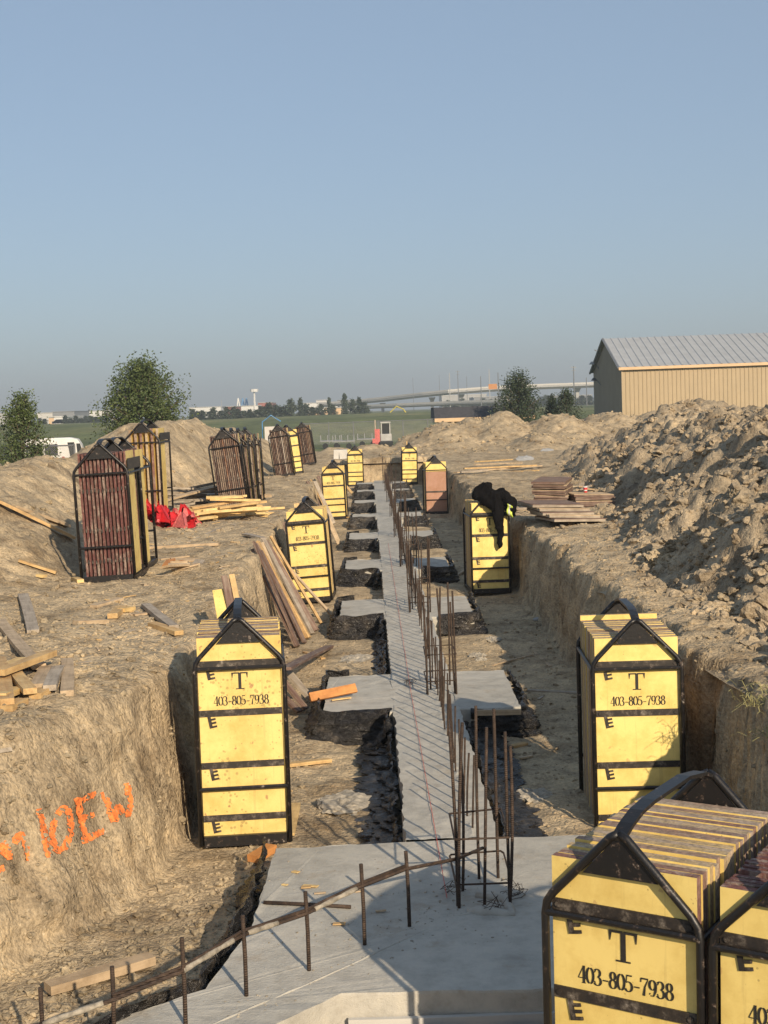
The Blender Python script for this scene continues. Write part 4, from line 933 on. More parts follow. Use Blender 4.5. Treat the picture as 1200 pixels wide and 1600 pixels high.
board(P(484, 1090, 0.29), P(556, 1075, 0.33), .09, .04, M['wood_orange'], 'bright orange two-by-four lying across the nearest left pad', None, 60)
board(P(518, 1094, 0.262), P(548, 1090, 0.262), .03, .01, M['pine_new'], 'pale splinter beside the orange two-by-four', None)
board(PY(496, 722, 60.4), PY(690, 717, 60.4), .05, .10, M['pine'], 'long pale board set across the far end of the trench', None)
board((1.62, 60.2, 1.0), (1.62, 60.2, 1.75), .05, .12, M['pine'], 'upright stake on the far edge of the trench', None, name='stake', cat='stake', upv=(0, 1, 0))
board(P(515, 1010, 0), P(446, 1045, 0.55), .12, .03, M['form_brown'], 'brown filler form leaning behind the nearest left rack', None)
for k, (a, b, m, lab) in enumerate([((486, 1092), (440, 1038), 'wood_grey', 'grey channel-like form leaning right of the nearest left rack'), ((478, 1108), (440, 1060), 'form_brown', 'dark form leaning behind the grey channel-like form'), ((468, 1112), (442, 1088), 'form_brown', 'short dark form at the foot of the leaning pair')]):
    p0 = Vector(P(*a, 0.03)); board(p0, Vector(PY(b[0], b[1], p0.y+0.15)), (.12, .08, .08)[k], .03, M[m], lab, 'narrow forms leaning beside the nearest left rack')
# leaning narrow forms
lean = [((397, 847), (466, 1009), 'form_brown'), ((403, 846), (480, 997), 'pine'), ((399, 850), (472, 1000), 'form_brown'), ((411, 842), (488, 990), 'wood_grey'), ((418, 850), (494, 985), 'form_brown'),
        ((423, 838), (502, 974), 'pine'), ((430, 862), (523, 966), 'wood_tan'), ((407, 860), (476, 1004), 'form_brown'), ((415, 868), (484, 996), 'pine')]
lbl = ['outermost brown form', 'broad yellow-faced form', 'reddish form behind the outermost one', 'grey form in the middle', 'dark form right of the grey one', 'pale stick landing before the second left rack', 'long thin stick crossing the second left rack', 'lower brown form', 'lower yellow form']
for (a, b, m), l in zip(lean, lbl):
    p0 = Vector(P(*b, 0.02)); board(p0, Vector(PY(a[0], a[1], p0.y+0.5+rnd.uniform(0, .3))), .04 if 'stick' in l else .075, .03, M[m], l+' in the left leaning bundle', 'narrow forms leaning by the second left rack', rnd.uniform(-40, 40), 'narrow_form', 'form')
for k, (a, b) in enumerate([((394, 858), (458, 1000)), ((409, 848), (470, 990)), ((416, 845), (478, 975)), ((426, 855), (486, 968)), ((404, 880), (462, 1010)), ((420, 880), (480, 985))]):
    p0 = Vector(P(*b, 0.02)); board(p0, Vector(PY(a[0], a[1], p0.y+0.45+.1*k)), .05, .03, M[('form_brown', 'wood_tan', 'form_brown', 'pine', 'form_brown', 'wood_grey')[k]], 'narrow worn form deep inside the left leaning bundle', 'narrow forms leaning by the second left rack', 20*k-50, 'narrow_form', 'form')
lean2 = [((480, 752), (512, 815), 'form_brown'), ((486, 750), (517, 812), 'pine'), ((492, 752), (522, 818), 'wood_grey'), ((497, 744), (520, 800), 'form_brown'), ((500, 738), (524, 790), 'wood_tan'), ((503, 790), (530, 850), 'wood_tan'), ((510, 812), (514, 856), 'pine'), ((537, 756), (555, 776), 'pine'), ((488, 760), (505, 812), 'form_brown')]
lbl2 = ['left brown form', 'broad pale form', 'grey form', 'rear brown form', 'rear tan form', 'thin tan stick reaching the floor', 'short pale stick', 'pale board leaning right of the rack', 'lowest brown form']
for (a, b, m), l in zip(lean2, lbl2):
    p0 = Vector(P(*b, 0.02)); board(p0, Vector(PY(a[0], a[1], p0.y+0.6)), .10, .03, M[m], l+' leaning by the third left rack', 'narrow forms leaning by the third left rack', rnd.uniform(-40, 40), 'narrow_form', 'form')
# pieces sticking up behind the nearest left rack
for a, b, w, m, lab in [((352, 962), (343, 922), .13, 'yellow_worn', 'yellow numbered form end sticking up behind the nearest left rack'), ((364, 962), (350, 900), .05, 'form_brown', 'brown form end beside the yellow numbered one'), ((376, 955), (362, 898), .05, 'pine', 'pale form end beside the brown one'), ((370, 960), (357, 905), .04, 'form_brown', 'thin form end behind the nearest left rack'),
                        ((462, 818), (456, 800), .10, 'form_brown', 'brown form end behind the second left rack'), ((470, 815), (463, 787), .10, 'pine', 'pale form end behind the second left rack'), ((452, 832), (446, 816), .12, 'form_brown', 'low brown form end left of the second left rack')]:
    yy = 12.6 if a[1] > 900 else 25.5
    board(PY(a[0], a[1]+12, yy), PY(b[0], b[1], yy+.2), w, .03, M[m], lab, None, 12, 'narrow_form', 'form', upv=(0, 1, 0))
# heaps
def heap(n, c, sp, L, w, t, mats, label, group, seed, dirs=(0, 180), zstep=0.02, name='board', cat='board'):
    r = random.Random(seed)
    for k in range(n):
        u, v = r.gauss(0, .45)*sp[0], r.gauss(0, .45)*sp[1]; x, y_ = c[0]+u, c[1]+v; a = rad(r.uniform(*dirs)); l = r.uniform(*L); tl = r.uniform(-.12, .12)
        z = gz(x, y_)+t/2+k*zstep*max(0.2, 1-(u/sp[0])**2-(v/sp[1])**2)+abs(math.sin(tl))*l*0.3
        d = Vector((math.cos(a)*math.cos(tl), math.sin(a)*math.cos(tl), math.sin(tl)))*l/2; p_ = Vector((x, y_, z))
        board(p_-d, p_+d, w*r.uniform(.8, 1.2), t, M[mats[k % len(mats)]], label, group, r.uniform(-15, 15), name, cat)
c = G(352, 812); heap(34, (c.x, c.y), (0.75, 0.75), (.5, 1.2), .09, .04, ['pine_new', 'pine_new', 'pine'], 'fresh yellow board in the tangled heap before the dark brown rack', 'yellow boards heaped before the dark brown rack', 5, (-25, 60), 0.013)
c = G(300, 795); heap(20, (c.x, c.y), (0.75, 1.0), (.8, 1.9), .14, .04, ['wood_grey', 'wood_tan', 'wood_grey'], 'weathered grey plank in the pile left of the dark brown rack', 'grey planks piled by the dark brown rack', 6, (20, 75), 0.02)
c = G(268, 890); heap(7, (c.x, c.y), (0.3, 0.9), (.2, .5), .12, .03, ['wood_tan', 'wood_orange', 'wood_grey'], 'broken wood scrap on the dirt behind the red-edged rack', 'wood scraps by the red-edged rack', 8, (0, 180), 0.012)
c = G(395, 805); heap(5, (c.x+.1, c.y), (0.4, 0.3), (.3, .9), .05, .03, ['pine_new'], 'thin yellow stick at the right end of the yellow heap', 'thin sticks beside the yellow heap', 9, (-10, 20), 0.01)
c = G(705, 1); 
# red brackets
c = G(262, 822); r = random.Random(4)
def bracket_mesh():
    mb = MB(); mb.prism([(0, 0), (0.34, 0), (0.34, 0.05), (0.06, 0.30), (0, 0.30)], 1, -0.022, 0.022)
    for s_ in (-1, 1): mb.prism([(-.012, -.012), (0.36, -.012), (0.36, 0.0), (-.012, 0.0)], 1, -0.04, 0.04); mb.prism([(-.012, 0), (0, 0), (0, .31), (-.012, .31)], 1, -0.04, 0.04)
    mb.strip([(0.34, 0, 0.055), (0.06, 0, 0.31)], 0.075, 0.01, (0, 1, 0)); return mb
BR = [bracket_mesh().mesh('bracket', M['red']), bracket_mesh().mesh('bracket', M['red_pale'])]
for k in range(30):
    u, v = r.uniform(-.42, .42), r.uniform(-.5, .5); x, y_ = c.x+u, c.y+v; z = gz(x, y_)+0.02+0.20*max(0, 1-(u/.5)**2-(v/.6)**2)*r.random()
    o = link('bracket', BR[0 if (u < .12 or k % 3 == 0) else 1]); o.matrix_world = Matrix.Translation((x-.15, y_, z)) @ Euler((r.uniform(-1.3, -.3), r.uniform(-.5, .5), r.uniform(-1.2, .8))).to_matrix().to_4x4()
    tag(o, 'red painted steel bracket in the heap on the left bank', 'bracket', 'red brackets heaped on the left bank')
# flat stacks of panels on the right bank
def flat_stack(px, py, n, L, w, t, yw, step, m, what, group):
    g_ = G(px, py); z = g_.z+0.03
    for k in range(n):
        mb = MB(); mb.box((0, 0, 0), (L, w, t))
        nb = int(w/0.055)
        for j in range(nb): mb.box((rnd.uniform(-.01, .01), -w/2+(j+.5)*w/nb, t/2+0.006), (L, w/nb-0.014, 0.012), m=1)
        o = mb.build('concrete_form', [m, M['wood_tan'] if k % 2 else M['form_brown']]); o.matrix_world = Matrix.Translation((g_.x+step[0]*k, g_.y+step[1]*k, z+k*(t+0.018)+t/2)) @ Euler((rnd.uniform(-.02, .02), rnd.uniform(-.02, .02)+0.04, rad(yw)+rnd.uniform(-.04, .04))).to_matrix().to_4x4()
        tag(o, ('top panel of ' if k == n-1 else 'panel lying in ')+what, 'panel', group)
flat_stack(866, 789, 9, 0.62, 1.5, 0.035, -12, (-0.006, -0.02), M['form_brown'], 'the tall flat stack behind the cup', 'panels stacked flat on the right bank')
flat_stack(890, 815, 5, 0.85, 1.1, 0.035, 8, (-0.06, 0.14), M['wood_grey'], 'the low fanned stack nearest the trench edge', 'panels fanned out on the right bank')
flat_stack(921, 792, 4, 0.75, 0.9, 0.04, 6, (0.0, 0.03), M['form_brown'], 'the dark stack at the foot of the clod mound', 'panels stacked by the clod mound')
c = G(925, 778); heap(10, (c.x, c.y+.3), (0.5, 0.6), (.35, .8), .12, .03, ['wood_tan', 'wood_grey', 'wood_tan'], 'broken plank piled over the dark stack by the clod mound', 'broken planks by the clod mound', 12, (20, 160), 0.03)
def cup(x, y_, z, label):
    o = empty('paper_cup', label, 'cup', None, Matrix.Translation((x, y_, z))); mb = MB(); mb.tube([(0, 0, 0), (0, 0, .03), (0, 0, .075), (0, 0, 0.115)], [.030, .033, .038, .042], 16); mb.build('cup_body', M['red'], o, True)
    mb = MB(); mb.tube([(0, 0, .112), (0, 0, .122), (0, 0, .132)], [.046, .045, .040], 16); mb.build('lid', M['white'], o); mb = MB(); mb.tube([(0, 0, .045), (0, 0, .068)], [.0365, .0385], 16, cap=False); mb.build('band', M['white'], o)
g_ = G(833, 799); cup(g_.x, g_.y, g_.z, 'red and white paper cup standing on the planks above the trench')
g_ = G(914, 790); cup(g_.x, g_.y-.1, g_.z+0.24, 'red paper cup standing on the dark panel stack')
# wood chips and mortar crumbs on the slab
for k, (px, py, L, m) in enumerate([(485, 1384, .10, 'pine_new'), (594, 1371, .09, 'pine_new'), (462, 1362, .05, 'pine_new'), (445, 1382, .04, 'pine_new'), (530, 1443, .07, 'pine'), (500, 1395, .07, 'wood_tan'), (560, 1392, .06, 'wood_tan'), (595, 1423, .06, 'wood_tan'), (478, 1386, .06, 'pine')]):
    a = rnd.uniform(-.8, .5); c = Vector(P(px, py, ZT+0.008)); d = Vector((math.cos(a), math.sin(a), 0.05))*L/2
    board(c-d, c+d, .018 if k % 2 else .03, .006, M[m], 'wood chip lying on the corner slab', 'wood chips on the corner slab', 0, 'wood_chip', 'wood chip')
r = np.random.default_rng(3); pts = []; sz = []
for _ in range(520):
    if r.random() < .5: px, py = r.uniform(420, 800), r.uniform(1340, 1480)
    else: t = r.random(); px, py = 330+t*400+r.normal()*18, 1600-t*180+r.normal()*12
    q = P(px, py, ZT); pts.append(tuple(q)); sz.append(0.003+0.010*r.random()**3)
tag(lumps('mortar_crumbs', pts, sz, M['rebar_caked'], I1, 0.7, 3), kind='stuff')
mb = MB()
for k in range(190):
    x, y_ = (rnd.uniform(-1.4, 2.3), rnd.uniform(9.3, 34)) if k < 90 else (rnd.uniform(-3.6, -1.6), rnd.uniform(8.5, 26))
    if -0.65 < x < 1.55: continue
    z, nn_ = gzn(x, y_); a = rnd.uniform(0, 3.14); L = rnd.uniform(.04, .22); d = Vector((math.cos(a), math.sin(a), rnd.uniform(-.05, .12)))
    d = (d-nn_*d.dot(nn_)*.9).normalized(); q = Matrix((d, nn_.cross(d).normalized(), nn_)).transposed(); mb.box(Vector((x, y_, z))+nn_*.008, (L, rnd.uniform(.008, .035), .008), q, m=rnd.choice((0, 1, 1, 2)))
tag(mb.build('wood_debris', [M['pine'], M['wood_tan'], M['wood_grey']]), kind='stuff')
# hardened concrete spills on the floor
for k, (px, py, rx, ry, lab) in enumerate([(540, 1255, .22, .30, 'spilled concrete lump left of the strip in the foreground'), (560, 1030, .22, .35, 'spilled concrete beside the strip between the first two left pads'), (745, 1025, .10, .12, 'flat grey slab fragment on the floor between the right pads'), (770, 1000, .10, .16, 'flat stone by the second right pad'), (835, 1245, .16, .18, 'cracked dirt-grey slab on the right floor'), (752, 1032, .07, .06, 'small pale flat stone between the right pads')]):
    g_ = G(px, py); v, f_ = I4; a = v*np.array([rx, ry, 0.022]); a = a*(1+0.24*fbm(v[:, 0]*3+k*9, v[:, 1]*3, v[:, 2]*3, 7, 5, 0.6))[:, None]; a[:, 2] += 0.016*fbm(a[:, 0]*16, a[:, 1]*16, 0, 5, 4, 0.6)
    tag(link('concrete_spill', npmesh('concrete_spill', a+np.array(g_), f_, M['spill'], False)), lab, 'concrete spill')

# ------------------------------------------------------------------ painted marking on the bank
def E(a, b, n=8): return [(a[0]+(b[0]-a[0])*i/n, a[1]+(b[1]-a[1])*i/n) for i in range(n+1)]
strokes = [E((60, 1264), (68, 1300))+E((68, 1300), (76, 1340)), [(95+14*math.cos(t)-3*math.sin(t), 1297+33*math.sin(t)-2*math.cos(t)) for t in np.linspace(0, 6.3, 26)],
           E((120, 1250), (133, 1318)), E((116, 1254), (150, 1240)), E((122, 1280), (146, 1272)), E((132, 1312), (162, 1298)), E((160, 1237), (178, 1284)), E((178, 1284), (183, 1258)), E((183, 1258), (196, 1278), 6), [(196, 1278), (201, 1270), (203, 1255), (200, 1240), (197, 1224)],
           E((-8, 1318), (14, 1342)), [(3, 1316), (12, 1330), (14, 1344)], [(22, 1318), (26, 1307), (33, 1306), (38, 1318), (42, 1332), (44, 1345)], E((-6, 1360), (6, 1356), 3)]
for part_, lab_ in ((strokes[:10], 'orange spray-painted 10EW on the near left bank face'), (strokes[10:], 'orange spray-painted letter m at the left edge of the bank face')):
  mb = MB()
  for s_ in part_:
      q = []
      for a, b in zip(s_[:-1], s_[1:]):
          k = max(1, int(math.hypot(b[0]-a[0], b[1]-a[1])/2.0)); q += [(a[0]+(b[0]-a[0])*i/k, a[1]+(b[1]-a[1])*i/k) for i in range(k)]
      q.append(s_[-1]); L = []
      for i, (x, y_) in enumerate(q):
          a = q[max(i-1, 0)]; b = q[min(i+1, len(q)-1)]; dx, dy = b[0]-a[0], b[1]-a[1]; l = math.hypot(dx, dy) or 1
          row = []
          for k in range(7):
              o_ = (k-3)/3*(5.2+1.6*float(vnoise(x*.25, y_*.25, k > 3, 5))); h, nn = GN(x-dy/l*o_, y_+dx/l*o_)
              if h is None: row = None; break
              row.append(h+nn*0.007)
          if row: L.append(row)
      n = len(L); b0 = [v for r_ in L for v in r_]
      fs = [(i*7+k, i*7+k+1, (i+1)*7+k+1, (i+1)*7+k) for i in range(n-1) for k in range(6) if rnd.random() > (.30 if k in (0, 5) else .06) and float(fbm(L[i][k].x*22, L[i][k].y*22, L[i][k].z*22, 9, 2)) < .60 and (L[i][k]-L[i+1][k]).length < 0.1]
      mb.add(b0, fs)
  tag(mb.build('paint_marking', M['orange_paint'], None, True), lab_, 'marking')

# ------------------------------------------------------------------ buildings
def shed():
    A = PY(972, 574, 100.0); L, Wd, th = 34.0, 15.0, rad(1.5); H_e = A[2]; z0 = 0.9; H_r = H_e+2.35
    o = empty('metal_shed', 'large tan metal shed with a grey ribbed roof behind the right spoil heap', 'building', None, Matrix.Translation((A[0], A[1], z0)) @ Matrix.Rotation(-th, 4, 'Z'))
    he, hr = H_e-z0, H_r-z0
    mb = MB(); pr = []; x = 0; pitch_ = 0.30
    while x < L: pr += [(x, 0), (x+.20, 0), (x+.225, -.035), (x+.275, -.035)]; x += pitch_
    n = len(pr); mb.add([(a, b, 0) for a, b in pr]+[(a, b, he) for a, b in pr], [(i, i+1, n+i+1, n+i) for i in range(n-1)]); mb.build('long_wall', M['siding'], o)
    mb = MB(); pr = []; y_ = 0
    while y_ < Wd: pr += [(0, y_), (0, y_+.20), (-.03, y_+.225), (-.03, y_+.275)]; y_ += pitch_
    hh = lambda y_: he+(hr-he)*(1-abs(y_-Wd/2)/(Wd/2)); n = len(pr); mb.add([(a, b, 0) for a, b in pr]+[(a, b, hh(min(b, Wd))) for a, b in pr], [(i+1, i, n+i, n+i+1) for i in range(n-1)]); mb.build('gable_wall', M['siding_shaded'], o)
    mb = MB(); mb.box((L/2, Wd, he/2), (L, .1, he)); mb.box((L, Wd/2, he/2), (.1, Wd-.2, he)); mb.build('rear_wall', M['siding'], o)
    mb = MB(); nrib = int(L/0.55)
    mb.add([(-.25, -.25, he-.02), (L+.2, -.25, he-.02), (L+.2, Wd/2, hr+.05), (-.25, Wd/2, hr+.05), (-.25, Wd+.25, he-.02), (L+.2, Wd+.25, he-.02)], [(0, 1, 2, 3), (3, 2, 5, 4)])
    for k in range(nrib):
        x = -.2+k*0.55; mb.add([(x, -.25, he+.03), (x+.06, -.25, he+.03), (x+.06, Wd/2, hr+.10), (x, Wd/2, hr+.10), (x-.05, -.25, he-.018), (x+.11, -.25, he-.018), (x+.11, Wd/2, hr+.052), (x-.05, Wd/2, hr+.052)], [(0, 1, 2, 3), (4, 0, 3, 7), (1, 5, 6, 2)])
    rf = mb.build('roof', M['roof'], o)
    mb = MB(); mb.box((L/2-.03, -.27, he-.10), (L+.5, .06, .20)); mb.build('eave_trim', M['cream'], o)
    mb = MB(); mb.tube([(-.28, -.25, he-.05), (-.28, Wd/2, hr+.02), (-.28, Wd+.25, he-.05)], .09, 4); mb.build('rake_trim', M['grey'], o)
    mb = MB(); mb.box((-.015, -.015, he/2), (.1, .1, he)); mb.build('corner_trim', M['siding'], o)
    for yy, zz, wh in ((Wd*0.78, he+.2, True), (Wd*.72, he-1.1, False), (Wd*.70, he+1.2, True)):
        q = MB(); q.tube([(0, yy, zz), (-.25, yy, zz+.35), (-.5, yy, zz+.5)], .04, 6); f_ = q.build('lamp_arm', M['grey'], o); q = MB(); q.tube([(-.55, yy, zz+.62), (-.55, yy, zz+.4)], [.1, .26], 10)
        if zz < he+1: q.build('lamp_head', M['lightgrey'] if wh else M['dark'], f_)
    mb = MB(); mb.box((14.5, -.06, 1.15), (3.3, .05, 2.3)); mb.build('door_frame', M['offwhite'], o)
shed()
def lowb():
    a = PY(683, 638, 92); o = empty('low_building', 'low cream building with a dark shingled roof behind the far spoil heap', 'building', None, Matrix.Translation((a[0], a[1], 0.9)))
    wz = a[2]-0.9-0.9; mb = MB(); mb.box((3.2, 2.5, wz/2), (6.0, 5, wz)); mb.build('wall', M['cream'], o)
    mb = MB(); mb.box((3.1, 2.5, wz+.12), (6.6, 5.6, .24)); mb.build('eave_trim', M['cream'], o)
    mb = MB(); mb.prism([(-.3, wz+.24), (5.4, wz+.24), (4.6, wz+.95), (.55, wz+.95)], 0, -.2, 6.4); mb.build('roof', M['roof_dark'], o)
lowb()

# ------------------------------------------------------------------ trees
def tree(name, x, y, H_, Wd, nl, ls, m, label, group=None, z0=None, seed=0, shape=1.0, base=0.12):
    r = np.random.default_rng(seed); z0 = z0 if z0 is not None else gz(x, y)
    o = empty(name, label, 'tree' if 'tree' in name else 'shrub', group, Matrix.Translation((x, y, z0-0.05)))
    mb = MB(); mb.tube([(0, 0, 0), (.03*H_*r.normal()*.3, 0, H_*.4), (0, .01*H_, H_*.75), (0, 0, H_*.93)], [H_*.02, H_*.015, H_*.008, H_*.003], 7)
    ends = []; nb = max(10, int(nl**.5*0.75))
    for k in range(nb):
        h = base+(0.97-base)*((k+.5)/nb)**.9; prof = math.sin(math.pi*min(1, (h-base+.12)/(1.1-base))**.62)**.8*shape+.08
        a = k*2.399+r.normal()*.5; R_ = Wd/2*prof*r.uniform(.55, 1.08); e = Vector((R_*math.cos(a), R_*math.sin(a), H_*min(1.0, h+.10*r.random()))); s_ = Vector((0, 0, H_*max(.05, h-.13)))
        mid = s_.lerp(e, .5)+Vector((0, 0, -.03*H_)); mb.tube([s_, mid, e], [H_*.007, H_*.005, H_*.002], 5); ends += [(e, .95), (mid.lerp(e, .4), 1.1), (mid, .9)]
    ends.append((Vector((0, 0, H_*.97)), .6))
    mb.build('trunk', M['bark'], o, True)
    E_ = np.array([tuple(e) for e, _ in ends]); sc = np.array([s_ for _, s_ in ends]); wt = r.uniform(.15, 1.0, len(E_))**1.6; i = r.choice(len(E_), nl, p=wt/wt.sum()); sc = sc*r.uniform(.55, 1.45, len(E_))
    cs = Wd*0.072; P0 = E_[i]+np.clip(r.normal(size=(nl, 3)), -1.7, 1.7)*np.array([cs, cs, cs*1.15])*sc[i][:, None]; P0[:, 2] = np.clip(P0[:, 2], 0.05*H_, 1.2*H_)
    d = r.normal(size=(nl, 3)); d[:, 2] = d[:, 2]*.6-.25; d /= np.linalg.norm(d, axis=1)[:, None]; q = np.cross(d, r.normal(size=(nl, 3))); q /= np.linalg.norm(q, axis=1)[:, None]
    l = ls*r.uniform(.6, 1.3, nl)[:, None]; V = np.stack([P0, P0+d*l*.5+q*l*.30, P0+d*l, P0+d*l*.5-q*l*.30], 1).reshape(-1, 3)
    link('crown', npmesh('crown', V, np.arange(nl*4).reshape(-1, 4), M[m], False), o); return o
q = PY(228, 655, 60); tree('bushy_tree', q[0], q[1], 4.25, 3.75, 27000, .115, 'leaf', 'tall bushy green tree behind the left spoil heap', None, 1.15, 3, 1.05, .05)
q = PY(34, 655, 45); tree('bushy_tree', q[0], q[1], 3.0, 1.75, 10000, .08, 'leaf', 'smaller round tree at the left edge beside the white bus', None, 1.0, 4, 1.05, .03)
q = PY(811, 630, 88); tree('bushy_tree', q[0], q[1], 4.0, 3.3, 12000, .12, 'leaf_dark', 'dark green tree between the low building and the shed', None, 1.0, 5, 1.0, .05)
q = PY(862, 630, 92); tree('shrub', q[0], q[1], 2.7, 1.3, 3500, .11, 'leaf_dark', 'slim dark shrub right of the dark green tree', None, 1.0, 6)
q = PY(885, 630, 90); tree('shrub', q[0], q[1], 3.0, 2.0, 5500, .11, 'leaf_dark', 'wider shrub closest to the shed gable', None, 1.0, 7)
q = PY(75, 640, 300); 
# distant wood line: a few dozen crowns one can tell apart, copies of three
r = np.random.default_rng(5); protos = []
def far_tree(px, base_y, h_px, w_px, D, k):
    q = PY(px, base_y, D); s_ = D/F
    if k < 4:
        o = tree('distant_tree', q[0], q[1], 6.0, 4.4 if k % 2 else 3.0, 1300, .62, 'leaf_far', 'x', 'trees in the far tree line', 2.3, 20+k, 1.0, .04); protos.append(o)
    else:
        pr_ = protos[k % 4]; o = pr_.copy(); COL.objects.link(o)
        for c_ in pr_.children: d_ = c_.copy(); COL.objects.link(d_); d_.parent = o
    o.matrix_world = Matrix.Translation((q[0], q[1], 2.3)) @ Matrix.Rotation(k*1.3, 4, 'Z') @ Matrix.Diagonal((w_px*s_/3.2, w_px*s_/3.2, h_px*s_/5.6, 1)); return o
k = 0
for px, ty, w in [(420, 630, 20), (432, 634, 18), (441, 636, 20), (455, 626, 18), (470, 625, 12), (479, 634, 16), (488, 638, 14), (501, 634, 14), (515, 626, 10), (521, 636, 10), (539, 621, 12), (551, 629, 11), (562, 627, 14), (570, 634, 12)]:
    o = far_tree(px, 648, 651-ty, w, 330, k); o['label'] = 'dark tree standing apart in the far tree line beyond the green field'; k += 1
for px in range(300, 420, 9):
    o = far_tree(px+r.uniform(-2, 2), 648, 13+r.uniform(-2, 4), 15, 330, k); o['label'] = 'low tree in the hedge-like row beyond the big tree'; k += 1
for px in list(range(102, 170, 8))+[62, 70]:
    o = far_tree(px, 655, 10+r.uniform(-2, 3), 11, 400, k); o['label'] = 'small tree among the far warehouses on the left'; k += 1
for px in range(700, 925, 11):
    o = far_tree(px, 628, 12+r.uniform(-3, 4), 15, 520, k); o['label'] = 'blurred tree behind the overpass'; k += 1

# ------------------------------------------------------------------ far buildings
def far_building(px0, px1, ytop, D, m, label, roofm='lightgrey', band=None, z0=2.2, depth=30):
    a, b = PY(px0, ytop, D), PY(px1, ytop, D); zt = (a[2]+b[2])/2; w = b[0]-a[0]
    o = empty('warehouse', label, 'building', 'distant buildings on the horizon', Matrix.Translation(((a[0]+b[0])/2, D+depth/2, z0)))
    h = zt-z0; mb = MB(); mb.box((0, 0, h/2-.05), (w, depth, h-.1)); mb.build('wall', M[m], o)
    mb = MB(); mb.box((0, 0, h), (w+.5, depth+.5, .25)); mb.build('roof', M[roofm], o)
    if band: mb = MB(); mb.box((0, -depth/2-.05, h*.45), (w*.8, .1, h*.3)); mb.build('window', M[band], o)
for a in [(-30, 14, 646, 620, 'lightgrey', 'grey distant building cut by the left edge'), (58, 82, 645, 560, 'offwhite', 'long low white warehouse left of the grey one'), (82, 116, 643, 560, 'grey', 'grey distant warehouse with a dark band', 'grey', 'dark'), (116, 176, 642, 600, 'white', 'white distant warehouse right of the grey one'),
          (76, 84, 652, 430, 'cream', 'tan distant building with a hedge before it'), (84, 98, 651, 430, 'white', 'small white building with dark windows in the far field', 'white', 'dark'), (130, 150, 652, 500, 'grey', 'grey low building among far trees', 'grey'),
          (296, 345, 636, 620, 'white', 'white distant warehouse right of the big tree'), (354, 366, 635, 560, 'brick_red', 'red distant building left of the tower'), (366, 408, 634, 600, 'white', 'white distant building under the tower'), (403, 424, 629, 600, 'brick_red', 'brown distant building right of the tower'),
          (474, 530, 629, 640, 'white', 'long white distant building behind the far trees'), (494, 512, 625, 660, 'offwhite', 'raised pale distant block behind the far trees'), (480, 500, 644, 400, 'cream', 'low peach building between the far trees'), (506, 533, 637, 400, 'cream', 'peach sloped building right of the far trees'), (527, 560, 625, 640, 'grey', 'dark distant building by the overpass end', 'grey'),
          (690, 760, 617, 760, 'lightgrey', 'pale distant building below the overpass', 'white'), (740, 790, 620, 700, 'grey', 'grey distant building below the overpass'), (850, 925, 618, 760, 'grey', 'pale distant houses beyond the overpass near the shed')]:
    far_building(*a)
def pole(px, ytop, D, r_, m, label, zb=2.2, head=None, cat='pole', name='pole', arm=False):
    t = PY(px, ytop, D); b = np.array([t[0], t[1], zb]); o = empty(name, label, cat, 'poles on the skyline', Matrix.Translation(tuple(b))); h = t[2]-zb
    mb = MB(); mb.tube([(0, 0, 0), (0, 0, h)], [r_, r_*.6], 6); mb.build('shaft', M[m], o)
    if head: mb = MB(); mb.tube([(0, 0, h-head*.7), (0, 0, h)], head, 8); mb.build('head', M[m], o)
    if arm: mb = MB(); mb.box((0, 0, h*.97), (h*.12, .15, .15)); mb.box((0, 0, h*.9), (h*.09, .12, .12)); mb.build('crossarm', M[m], o)
pole(397, 608, 600, .55, 'white', 'white tower with a wide head on the skyline', head=1.7, name='tower', cat='tower')
for px, ty, D, w, l in [(645, 590, 500, .09, 'lightest thin pole left of the overpass'), (702, 583, 500, .2, 'pale pole above the overpass, leftmost of the row'), (715, 579, 520, .2, 'tall thin pole with crossarms over the overpass'), (729, 588, 560, .16, 'short thin pole over the overpass'), (751, 588, 420, .2, 'brown pole in front of the overpass'),
                        (764, 577, 520, .22, 'tallest white pole beside the orange sign'), (778, 582, 400, .22, 'grey pole left of the dark green tree'), (896, 572, 300, .17, 'utility pole left of the shed'), (916, 590, 300, .13, 'street lamp pole beside the shed'), (686, 586, 700, .15, 'faint pole at the left of the row'), (346, 625, 500, .1, 'small pole near the white warehouse')]:
    pole(px, ty, D, w, 'lightgrey' if 'white' in l or 'pale' in l else 'galv', l, arm='crossarm' in l or 'utility' in l)
for k, px in enumerate((372, 379, 385)):
    t = PY(px, 622, 610); h = t[2]-2.2; mb = MB(); mb.tube([(-1.3, 0, 0), (0, 0, h)], .3, 5); mb.tube([(1.3, 0, 0), (0, 0, h)], .3, 5); mb.box((0, 0, h*.4), (1.6, .3, .3)); o = mb.build('gantry', M['blue'] if k else M['white']); o.location = (t[0], t[1], 2.2)
    tag(o, ('left', 'middle', 'right')[k]+' of three pale blue gantries beside the white tower', 'gantry')
t = PY(770, 604, 430); mb = MB(); mb.box((0, 0, 0), (2.6, .3, 1.6)); o = mb.build('billboard', M['wood_orange']); o.location = tuple(t); tag(o, 'orange sign board above the overpass railing', 'sign')
